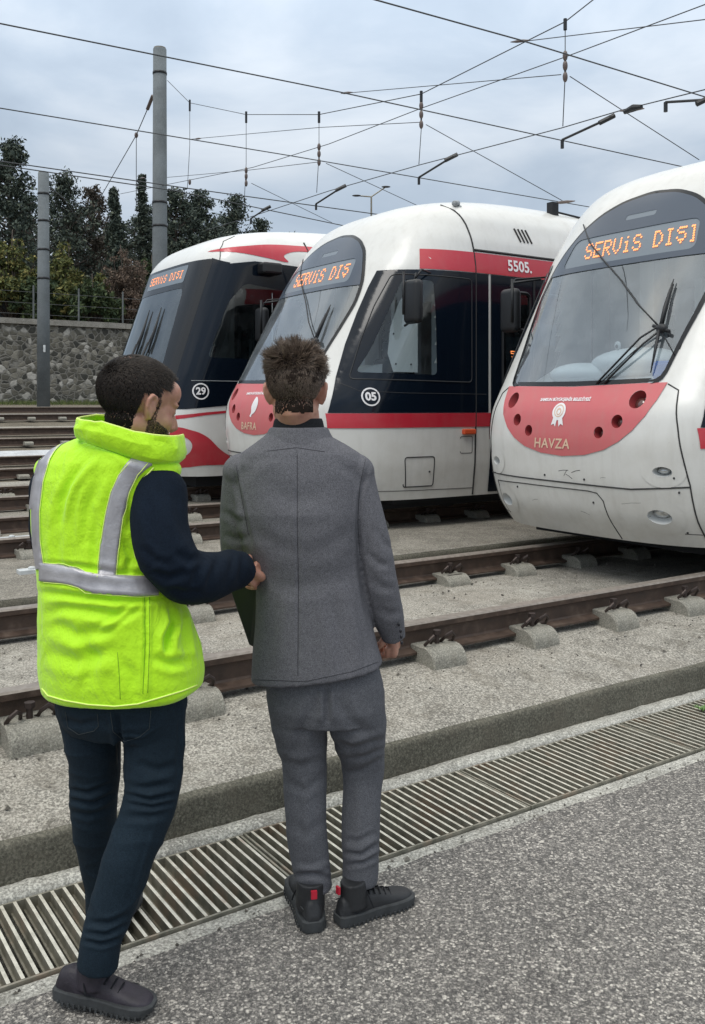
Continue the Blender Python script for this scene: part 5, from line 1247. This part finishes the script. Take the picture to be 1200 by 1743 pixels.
jk = link('jacket', jm, 'suit_cloth', suit)
col_ = MB(); ring_mb(col_, [rr_(727, 461, 556, .074), rr_(730, 458, 559, .077), rr_(742, 452, 565, .084), rr_(752, 448, 572, .090), rr_(760, 446, 578, .092)], 2.1, 40)
cm_ = remesh(col_, .004, 2, 'collar'); link('collar', cm_, 'suit_cloth', jk)
plain('seam_thread', (.028, .028, .034), .9)
def seams(me, par, mat, paths, r=.0008, off=.0004):
    b_ = BVHTree.FromPolygons([v_.co for v_ in me.vertices], [tuple(p.vertices) for p in me.polygons]); o_ = Vector((0, 0, H))
    for P_ in paths:
        q = []
        for (x0, y0), (x1, y1) in zip(P_[:-1], P_[1:]):
            m_ = max(1, int(math.hypot(x1-x0, y1-y0)/5))
            for i in range(m_):
                h = b_.ray_cast(o_, (PX(x0+(x1-x0)*i/m_, y0+(y1-y0)*i/m_, 1)-o_).normalized())
                if h[0] is not None and (not q or (h[0]-q[-1]).length < .06): q.append(h[0]+h[1]*off)
        if len(q) > 2: MB().tube(q, r, 5).build('seam', mat, par, True)
seams(jm, jk, 'seam_thread', [[(506, 772), (506, 880), (508, 1000), (507, 1155)], [(622, 782), (612, 830), (609, 890), (613, 950)], [(402, 792), (412, 850), (424, 915)], [(432, 1157), (520, 1160), (600, 1143), (648, 1125)], [(455, 768), (505, 762), (558, 770)]])
for i, (x, y) in enumerate(((679, 1063), (682, 1074), (683, 1084), (684, 1094))):
    MB().ell(PX(x, y, YR-.005), (.0045, .004, .0065), None, 12, 8).build('cuff_button', 'button_dark', jk, True)
cs = MB(); ring_mb(cs, [rr_(712, 468, 548, .068), rr_(717, 466, 550, .070), rr_(736, 462, 554, .073)], 2.0, 36)
link('shirt_collar', remesh(cs, .004, 2, 'shirt_collar'), 'black_cloth', suit)
# trousers
Tm = MB(); ring_mb(Tm, [rr_(1060, 448, 628, .10), rr_(1110, 448, 640, .112), rr_(1160, 452, 652, .118), rr_(1200, 456, 656, .115), rr_(1225, 462, 656, .10)], 2.3, 48)
for S_ in (LL, RL): limb(Tm, [lp_(*q) for q in S_])
tm = remesh(Tm, .005, 4, 'trousers')
folds(tm, [([(556, 1170), (557, 1230)], 5, -0.0108), ([(470, 1290), (510, 1305), (555, 1290)], 7, -0.0043), ([(482, 1330), (520, 1345), (558, 1318)], 7, -0.0043), ([(570, 1262), (600, 1275), (655, 1258)], 6, -0.0076), ([(582, 1290), (620, 1288), (656, 1272)], 5, -0.0054), ([(584, 1318), (615, 1312), (650, 1290)], 5, -0.0043),
           ([(500, 1492), (530, 1488), (565, 1496)], 5, -0.0076), ([(504, 1476), (530, 1480), (562, 1470)], 5, 0.0043), ([(585, 1452), (615, 1455), (646, 1436)], 4, -0.0065), ([(590, 1474), (620, 1468), (646, 1456)], 4, -0.0054), ([(586, 1430), (610, 1432), (640, 1418)], 5, -0.0043), ([(495, 1400), (520, 1420), (555, 1395)], 8, -0.0032), ([(540, 1190), (515, 1240), (500, 1290)], 9, -0.0054), ([(575, 1190), (600, 1230), (630, 1250)], 9, -0.0054), ([(610, 1330), (613, 1400), (612, 1450)], 8, 0.0032), ([(520, 1330), (524, 1400), (528, 1460)], 8, 0.0032)], .0022, 8, (1, 1, 1.4), seed=9)
link('trousers', tm, 'suit_trousers', suit)
b1 = PZ(533, 1592, 0); b2 = PZ(582, 1577, 0)
shoe(Vector((b1.x, b1.y+.02, 0)), (-.22, .97), 0, 'shoe_black', 'shoe_sole', suit, .135, 1.0, 1, True)
shoe(Vector((b2.x-.004, b2.y+.012, 0)), (.84, .54), 0, 'shoe_black', 'shoe_sole', suit, .135, .92, -1, True)
# hair
def hairR(p, d_):
    x, y, z = p
    if y > .02 and z < .075+.25*(y-.05): return None
    if z < -.066-.012*noise.noise(p*45) or (z < -.02 and abs(x) > .062-.30*max(0, -.03-z)) or (z < -.02 and y > -.030): return None
    if abs(x) > .052 and z < .022 and y > -.035: return None
    if abs(x) > .05 and z < .045 and y > .01: return None
    tz = z+.18*max(0, y+.03); top = max(0, min(1, (tz-.050)/.030)); mid = max(0, min(1, (z+.010)/.05)); low = max(0, min(1, (z+.088)/.07)); sx = max(-1, min(1, x/.05))
    cp = Vector((round(p.x*70)/70, round(p.y*70)/70, round(p.z*70)/70)); cl_ = Vector((noise.noise(cp*47), noise.noise(cp*47+Vector((9, 2, 5))), noise.noise(cp*47+Vector((5, 7, 1)))))
    L1 = (.0010+.003*low+.009*mid+.021*top)*random.uniform(.7, 1.1)*(1+.8*cl_.x*top)
    g = d_*(.06+.22*mid+.45*top)+Vector((.25*sx*mid+.75*sx*top-.30*top, .05, -1.0+1.22*top))+rv()*.12+cl_*(.25+1.1*top)
    return (L1, g, .04)
capR = lambda d_, p: .0012+.006*max(0, min(1, (p.z+.02)/.05))+.010*max(0, min(1, (p.z-.04)/.05))
hc = scalp_cap(HM, suit.data, hairR, capR, 'hair', 'hair_brown_mass', suit, .003)
hs = MB(); strands(hs, HM, suit.data, 17000, hairR, 4, .0011); me = hs.mesh('hair_strands')
o = link('strands', me, 'hair_brown', hc, True)
# dark panel added to stand in for the shade on his left sleeve
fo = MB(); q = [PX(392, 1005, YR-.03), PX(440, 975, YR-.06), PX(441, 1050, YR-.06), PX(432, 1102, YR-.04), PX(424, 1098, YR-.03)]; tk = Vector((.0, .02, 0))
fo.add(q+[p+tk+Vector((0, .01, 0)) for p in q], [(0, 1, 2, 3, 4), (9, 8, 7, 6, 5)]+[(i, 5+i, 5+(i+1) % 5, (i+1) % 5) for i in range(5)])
o = link('sleeve_shade', recalc(fo.mesh('sleeve_shade')), 'sleeve_shade_black'); bevel(o, .004); setp(o, 'dark panel standing in for the shaded left sleeve of the man in grey', 'sleeve_shade')

# ---- the man in the yellow vest
YL_ = 2.55; ya = R(-28)
HL = Matrix.Translation(PX(237, 690, YL_)) @ Matrix.Rotation(R(-50), 4, 'Z') @ Matrix.Rotation(R(-15), 4, 'X') @ Matrix.Scale(1.12, 4)
def rl_(y, xl, xr, b, tilt=0, dy=0, yaw=R(-14)):
    Y = YL_+dy; c = PX((xl+xr)/2, y, Y); return (c, (xr-xl)/2/FPX*Y*1.0, b, yaw, tilt)
body = MB(); head_mb(body, HL, 1.05)
limb(body, [(HL @ Vector((0, -.02, -.0)), .052), (HL @ Vector((0, -.022, -.05)), .059), (PX(228, 745, YL_), .062), (PX(222, 790, YL_), .070)])
ring_mb(body, [rl_(y, xl+25, xr-25, b-.03) for y, xl, xr, b in ((780, 90, 310, .11), (850, 60, 300, .13), (950, 62, 300, .14), (1060, 75, 325, .145), (1150, 90, 330, .14), (1200, 100, 312, .13))])
SR = [(272, 838, 2.47, 46), (270, 890, 2.43, 49), (282, 940, 2.41, 50), (312, 977, 2.43, 47), (350, 982, 2.52, 42), (388, 972, 2.62, 35), (413, 966, 2.68, 29)]
SL_ = [(92, 828, 2.62, 40), (88, 900, 2.68, 36), (102, 960, 2.78, 34), (150, 985, 2.92, 30), (200, 985, 3.0, 24)]
for S_ in (SR, SL_): limb(body, [lp_(x, y, Y, r_*.75) for x, y, Y, r_ in S_])
JR = [(262, 1195, 2.53, 56), (262, 1250, 2.53, 53), (261, 1310, 2.52, 50), (257, 1362, 2.50, 46), (240, 1410, 2.48, 44), (219, 1460, 2.46, 43), (203, 1510, 2.45, 41), (186, 1560, 2.44, 38), (172, 1602, 2.42, 35), (166, 1645, 2.42, 35)]
JL = [(150, 1195, 2.58, 54), (156, 1250, 2.60, 48), (162, 1300, 2.63, 43), (160, 1360, 2.66, 40), (161, 1410, 2.69, 37), (168, 1460, 2.73, 33), (173, 1515, 2.76, 28), (172, 1552, 2.78, 26)]
for S_ in (JR, JL): limb(body, [lp_(x, y, Y, r_*.72) for x, y, Y, r_ in S_])
# right hand closing on the other man's sleeve
wr = PX(411, 962, 2.695); yv = Vector((.52, .66, -.54)).normalized(); zv = Vector((.70, -.62, .15)); zv = (zv-yv*zv.dot(yv)).normalized(); xv = yv.cross(zv).normalized()
hand_mb(body, Matrix.Translation(wr) @ Matrix((xv, yv, zv)).transposed().to_4x4(), .75, -1)
wl_ = PX(205, 985, 3.02); yv = Vector((.8, .5, 0)).normalized(); zv = Vector((0, 0, 1)); xv = yv.cross(zv).normalized()
hand_mb(body, Matrix.Translation(wl_) @ Matrix((xv, yv, zv)).transposed().to_4x4(), .5, -1)
vest = link('person', remesh(body, .0040, 5, 'person'), 'skin', None)
setp(vest, 'bearded man in a bright yellow safety vest walking beside the suited man, holding his arm', 'person'); eyes(HL, vest); lips(HL, vest)
# sweater sleeves and neck
Sw = MB()
for S_ in (SR, SL_): limb(Sw, [lp_(*q) for q in S_])
ring_mb(Sw, [rl_(748, 165, 285, .075), rl_(775, 120, 300, .095), rl_(840, 80, 290, .11), rl_(950, 85, 285, .12)])
swm = remesh(Sw, .005, 4, 'sweater')
folds(swm, [([(240, 930), (262, 955), (285, 960)], 7, -.007), ([(250, 965), (285, 985), (320, 975)], 7, -.007), ([(300, 940), (322, 955), (350, 945)], 7, -.006), ([(330, 1000), (335, 975), (352, 950)], 7, -.006), ([(352, 1008), (362, 980), (372, 945)], 6, -.005), ([(382, 1000), (392, 975), (396, 948)], 5, -.004),
            ([(250, 850), (262, 900), (268, 940)], 9, -.005), ([(300, 840), (310, 890), (325, 925)], 9, -.004), ([(405, 995), (412, 970), (412, 945)], 5, -.004), ([(285, 1000), (310, 1010), (345, 1008)], 6, -.005)], .003, 8, seed=4, ridge=1.2)
link('sweater', swm, 'sweater_navy', vest)
# vest
V = MB()
ring_mb(V, [rl_(742, 140, 296, .088), rl_(752, 112, 308, .105), rl_(766, 86, 312, .12), rl_(786, 68, 308, .134), rl_(815, 57, 296, .140), rl_(860, 52, 284, .143), rl_(910, 56, 280, .146), rl_(960, 64, 284, .150), rl_(1005, 68, 302, .155), rl_(1050, 66, 326, .162, .02), rl_(1100, 65, 344, .168, .03), rl_(1145, 67, 350, .170, .035), rl_(1168, 72, 348, .166, .04), rl_(1176, 80, 340, .160, .04)], 2.25, 64)
V.ell(PX(272, 800, 2.50), (.062, .07, .040)); V.ell(PX(92, 800, 2.60), (.055, .07, .045))
vm = remesh(V, .0052, 4, 'safety_vest')
folds(vm, [([(135, 790), (105, 850), (98, 900)], 7, -0.0081), ([(165, 780), (125, 830), (112, 880)], 6, 0.0068), ([(175, 800), (150, 860), (148, 930)], 9, -0.0081), ([(100, 905), (98, 935), (102, 965)], 8, -0.0054), ([(165, 870), (160, 920), (160, 965)], 6, -0.0068), ([(210, 920), (225, 950), (215, 975)], 7, -0.0081), ([(232, 900), (240, 940), (255, 975)], 6, -0.0095),
           ([(70, 958), (140, 965), (200, 975), (270, 975)], 5, -0.0068), ([(70, 1008), (140, 1016), (200, 1022), (275, 1020)], 6, -0.0108), ([(235, 1028), (195, 1058), (170, 1072)], 5, 0.0081), ([(150, 1040), (200, 1048), (235, 1035)], 9, -0.0095), ([(90, 1060), (130, 1080), (190, 1075)], 10, -0.0081), ([(75, 1110), (130, 1125), (200, 1105)], 12, -0.0095), ([(140, 1085), (160, 1120), (150, 1160)], 10, -0.0081),
           ([(248, 1010), (248, 1090), (244, 1180)], 3, -0.0054), ([(256, 1015), (256, 1090), (252, 1180)], 3, 0.0027), ([(292, 1035), (296, 1060), (285, 1085), (284, 1112)], 6, -0.0216), ([(305, 1030), (312, 1070), (318, 1120)], 7, -0.0081), ([(330, 1040), (335, 1080), (342, 1120)], 6, -0.0081), ([(262, 1120), (290, 1130), (325, 1125)], 8, -0.0108), ([(200, 1120), (225, 1150), (230, 1190)], 10, -0.0068), ([(215, 850), (222, 880), (216, 905)], 5, -0.0054), ([(140, 745), (200, 765), (250, 790)], 7, -0.0081), ([(180, 1040), (110, 1035), (75, 1045)], 8, -0.0068)], .0035, 7, (1, 1, 1.0800), seed=6)
vo = link('safety_vest', vm, 'hi_vis', vest)
bv = BVHTree.FromPolygons([v_.co for v_ in vm.vertices], [tuple(p.vertices) for p in vm.polygons])
def onv(x, y, off):                          # the point of the cloth lying under a traced point, lifted off it
    o_ = Vector((0, 0, H)); d_ = (PX(x, y, 1)-o_).normalized(); h = bv.ray_cast(o_, d_)
    if h[0] is None or h[0].y > YL_+.05: h = bv.find_nearest(PX(x, y, YL_))
    return h[0]+h[1]*off
def strip(path, width, name, mat, par, off=.003, k=5, horiz=False):
    mb = MB(); pts = []
    for (x0, y0), (x1, y1) in zip(path[:-1], path[1:]):
        m_ = max(1, int(math.hypot(x1-x0, y1-y0)/4)); pts += [(x0+(x1-x0)*i/m_, y0+(y1-y0)*i/m_) for i in range(m_)]
    pts.append(path[-1]); sm_ = []
    for i in range(len(pts)):
        j0, j1 = max(0, i-3), min(len(pts), i+4); sm_.append((sum(p[0] for p in pts[j0:j1])/(j1-j0), sum(p[1] for p in pts[j0:j1])/(j1-j0)))
    vs = []
    for i, (x, y) in enumerate(sm_):
        a, b = sm_[max(i-1, 0)], sm_[min(i+1, len(sm_)-1)]; tx, ty = b[0]-a[0], b[1]-a[1]; l = math.hypot(tx, ty) or 1; nx, ny = -ty/l, tx/l
        if horiz: nx, ny = 0, 1
        w_ = width if not callable(width) else width(i/(len(sm_)-1))
        for j in range(k): s_ = (j/(k-1)-.5)*w_; vs.append(onv(x+nx*s_, y+ny*s_, off))
    mb.add(vs, [(i*k+j, i*k+j+1, (i+1)*k+j+1, (i+1)*k+j) for i in range(len(sm_)-1) for j in range(k-1)]); me = mb.mesh(name)
    if sum(p.normal.y for p in me.polygons) > 0: me.flip_normals()
    o_ = link(name, me, mat, par, True); so_ = o_.modifiers.new('thickness', 'SOLIDIFY'); so_.thickness = .002; return o_
TP1 = [(258, 776), (236, 788), (218, 808), (204, 838), (194, 880), (187, 925), (181, 990)]
TP2 = [(112, 742), (92, 756), (76, 782), (65, 820), (59, 870), (60, 920), (68, 975)]
BL = [(62, 972), (75, 974), (110, 977), (134, 984), (146, 991), (200, 996), (240, 998), (275, 996)]
strip(TP1, lambda q: 30-2*abs(q-.5), 'reflective_strip', 'reflective_tape', vo, .0035, 7); strip(TP2, 17, 'reflective_strip', 'reflective_tape', vo, .0035, 5); strip(BL, 31, 'reflective_strip', 'reflective_tape', vo, .0045, 7, True)
def cord(path, r, name, mat, off=.003):
    pts = []
    for (x0, y0), (x1, y1) in zip(path[:-1], path[1:]):
        m_ = max(1, int(math.hypot(x1-x0, y1-y0)/5)); pts += [onv(x0+(x1-x0)*i/m_, y0+(y1-y0)*i/m_, off) for i in range(m_)]
    MB().tube(pts, r, 6).build(name, mat, vo, True)
sh_ = lambda P_, dx, dy=0: [(x+dx, y+dy) for x, y in P_]
for P_ in (sh_(TP1[1:], -16), sh_(TP1[1:], 16), [(x, y-17) for x, y in BL[1:5]]+[(172, 978)], [(200, 980), (240, 981), (268, 980)], [(x, y+17) for x, y in BL[1:]], sh_(TP2[1:], 10)): cord(P_, .0013, 'piping', 'piping')
hem = [(72, 1172), (82, 1184), (110, 1192), (150, 1199), (195, 1202), (235, 1198), (270, 1188), (310, 1176), (340, 1164)]; cord(hem, .0022, 'piping', 'piping', .001)
cord([(262, 796), (245, 812), (231, 838), (224, 870), (223, 905), (230, 945), (245, 980)], .0022, 'piping', 'piping', .003)
plain('vest_seam', (.20, .40, .01), .8)
seams(vm, vo, 'vest_seam', [[(246, 1014), (247, 1090), (243, 1186)], [(254, 1016), (255, 1090), (251, 1184)], [(148, 754), (200, 772), (250, 795)], [(200, 1110), (203, 1150), (205, 1195)]], .0009)
# stand-up collar, open and leaning
co_ = MB(); NC = 48; top = lambda x: float(np.interp(x, [138, 172, 230, 308], [711, 712, 728, 742])); bot = lambda x: float(np.interp(x, [138, 172, 230, 308], [746, 752, 772, 792])); vs = []; cc = PX(223, 735, 2.52)
for k in range(NC):
    a = 2*math.pi*k/NC; ca, sa = math.cos(a), math.sin(a)
    for j in range(6):
        q = j/5; f_ = 1.0+.04*math.sin(q*3)-.10*(q < .01); X_ = cc.x+math.copysign(abs(ca)**.68, ca)*.137*f_; Y_ = cc.y+math.copysign(abs(sa)**.68, sa)*.108*f_; xp = 600+FPX*X_/Y_
        z_ = H+(HZ-(bot(xp)*(1-q)+top(xp)*q))*YL_/FPX*(.98)+.010*sa; vs.append(Vector((X_+.007*noise.noise(Vector((a*3, q*3, 0))), Y_+.008*noise.noise(Vector((a*2.6, q*2.2, 4)))+.004*(q > .7), z_+.003*noise.noise(Vector((a*5, 1, q))))))
fs = [(k*6+j, k*6+j+1, ((k+1) % NC)*6+j+1, ((k+1) % NC)*6+j) for k in range(NC) if k not in range(1, 9) for j in range(5)]
co_.add(vs, fs); me = co_.mesh('collar'); o = link('collar', me, 'hi_vis', vo, True); s_ = o.modifiers.new('thickness', 'SOLIDIFY'); s_.thickness = .007; s_.offset = 0; bevel(o, .002)
MB().tube([vs[k*6+5]+Vector((0, 0, .001)) for k in list(range(9, NC))+[0, 1]], .0028, 6).build('piping', 'piping', vo, True)
# jeans
Jn = MB(); ring_mb(Jn, [rl_(1090, 100, 318, .125), rl_(1150, 98, 318, .135), rl_(1190, 97, 317, .135), rl_(1220, 100, 316, .120), rl_(1245, 112, 314, .10)], 2.3, 48)
for S_ in (JR, JL): limb(Jn, [lp_(*q) for q in S_])
jn = remesh(Jn, .005, 4, 'jeans')
folds(jn, [([(197, 1215), (204, 1260), (206, 1300)], 5, -0.0128), ([(180, 1222), (200, 1250), (240, 1256), (272, 1236)], 2.5, 0.0038), ([(120, 1345), (150, 1350), (190, 1335)], 4, -0.0077), ([(122, 1362), (160, 1368), (196, 1350)], 4, -0.0077), ([(122, 1382), (150, 1388), (190, 1378)], 5, -0.0051), ([(215, 1352), (255, 1362), (300, 1352)], 4, -0.0089), ([(218, 1368), (260, 1374), (296, 1366)], 4, -0.0077), ([(212, 1336), (250, 1342), (300, 1330)], 6, -0.0051),
           ([(230, 1300), (270, 1312), (305, 1300)], 7, -0.0051), ([(300, 1180), (306, 1240), (302, 1330)], 4, -0.0038), ([(145, 1588), (180, 1592), (215, 1575)], 4, -0.0077), ([(142, 1602), (172, 1608), (206, 1598)], 4, -0.0077), ([(150, 1570), (185, 1572), (220, 1556)], 5, -0.0051), ([(205, 1390), (250, 1392), (285, 1385)], 6, -0.0051), ([(105, 1225), (140, 1235), (170, 1225)], 6, -0.0051), ([(265, 1400), (245, 1470), (225, 1540)], 4, 0.0025)], .0022, 8, (.8, 1, 1.6), seed=12, ridge=1.2)
jo = link('jeans', jn, 'denim', vest)
bj = BVHTree.FromPolygons([v_.co for v_ in jn.vertices], [tuple(p.vertices) for p in jn.polygons])
plain('stitch_thread', (.035, .045, .05), .8)
def onj(x, y):
    o_ = Vector((0, 0, H)); h = bj.ray_cast(o_, (PX(x, y, 1)-o_).normalized()); return h[0]+h[1]*.001
for P_ in ([(188, 1212), (192, 1245), (212, 1262), (238, 1254), (254, 1240), (257, 1205)], [(112, 1212), (116, 1238), (134, 1250), (160, 1244), (168, 1236), (166, 1212)]):
    q = []
    for (x0, y0), (x1, y1) in zip(P_[:-1], P_[1:]): q += [onj(x0+(x1-x0)*i/8, y0+(y1-y0)*i/8) for i in range(8)]
    MB().tube(q, .0009, 5).build('stitching', 'stitch_thread', jo, True)
p0 = PZ(100, 1708, .0)
shoe(Vector((p0.x+.005, p0.y, .022)), (.96, -.16), R(4), 'shoe_plum', 'shoe_sole', vest, .125, .90, -1, None, .10)
shoe(PZ(170, 1606, 0), (.10, .99), 0, 'shoe_plum', 'shoe_sole', vest, .12, .95, 1)
def hairL(p, d_):
    x, y, z = p
    if y > .035 and z < .085: return None
    if y > .066: return None
    if z < -.078 or (z < -.02 and abs(x) > .064-.25*max(0, -.03-z)) or (z < -.02 and y > -.030): return None
    if abs(x) > .045 and z < .024 and y > -.030: return None
    if abs(x) > .05 and y > .012 and z < .050: return None
    if ((x-.004)/.026)**2+((y+.064)/.024)**2 < random.uniform(-.3, 1.3) and z > .05: return None
    top = max(0, min(1, (z-.02)/.07)); L1 = .007+.009*top+.012*max(0, min(1, y*14)); L1 *= random.uniform(.7, 1.2)
    return (L1, d_*.16+Vector((x*2.0, .75*top+.25, -.9*(1-top)+.0))+rv()*.16, .03)
capL = lambda d_, p: .001+.003*max(0, min(1, (p.z+.02)/.06))
hl = scalp_cap(HL, vest.data, hairL, capL, 'hair', 'hair_black_mass', vest, .0012)
hs = MB(); strands(hs, HL, vest.data, 19000, hairL, 3, .0010); link('strands', hs.mesh('strands'), 'hair_black', hl, True)
# beard: short strands rooted on the jaw and cheeks
bd = MB(); HLi = HL.inverted(); dn = (HL.to_3x3() @ Vector((0, .12, -1))).normalized()
for p_ in vest.data.polygons:
    lc = HLi @ p_.center
    if not (-.118 < lc.z < .022 and .002+.35*max(0, lc.z+.02) < lc.y < .11 and abs(lc.x) < .09): continue
    if lc.z > -.030-.35*(lc.y-.02) and (lc.y > .024 or random.random() < .45): continue            # bare cheek
    if (lc.y > .075 and -.086 < lc.z < -.058 and abs(lc.x) < .026): continue
    for _ in range(9):
        q = p_.center+rv()*.0025-p_.normal*.001; e_ = q+(p_.normal*.55+dn*.8+rv()*.4).normalized()*random.uniform(.003, .007); s_ = p_.normal.cross(dn).normalized()*.0006
        bd.add([q-s_, q+s_, e_], [(0, 1, 2)])
bd.build('beard', 'hair_black', vest)
eb = MB()
for s_ in (-1, 1):
    for _ in range(160): q = Vector((s_*random.uniform(.012, .046), 0, .024+random.uniform(-.003, .003))); q.y = .094-abs(q.x)**2*9; e_ = q+Vector((s_*.007, .003, .002)); eb.add([HL @ (q-Vector((0, 0, .0008))), HL @ (q+Vector((0, 0, .0008))), HL @ e_], [(0, 1, 2)])
eb.build('eyebrows', 'hair_black', vest)
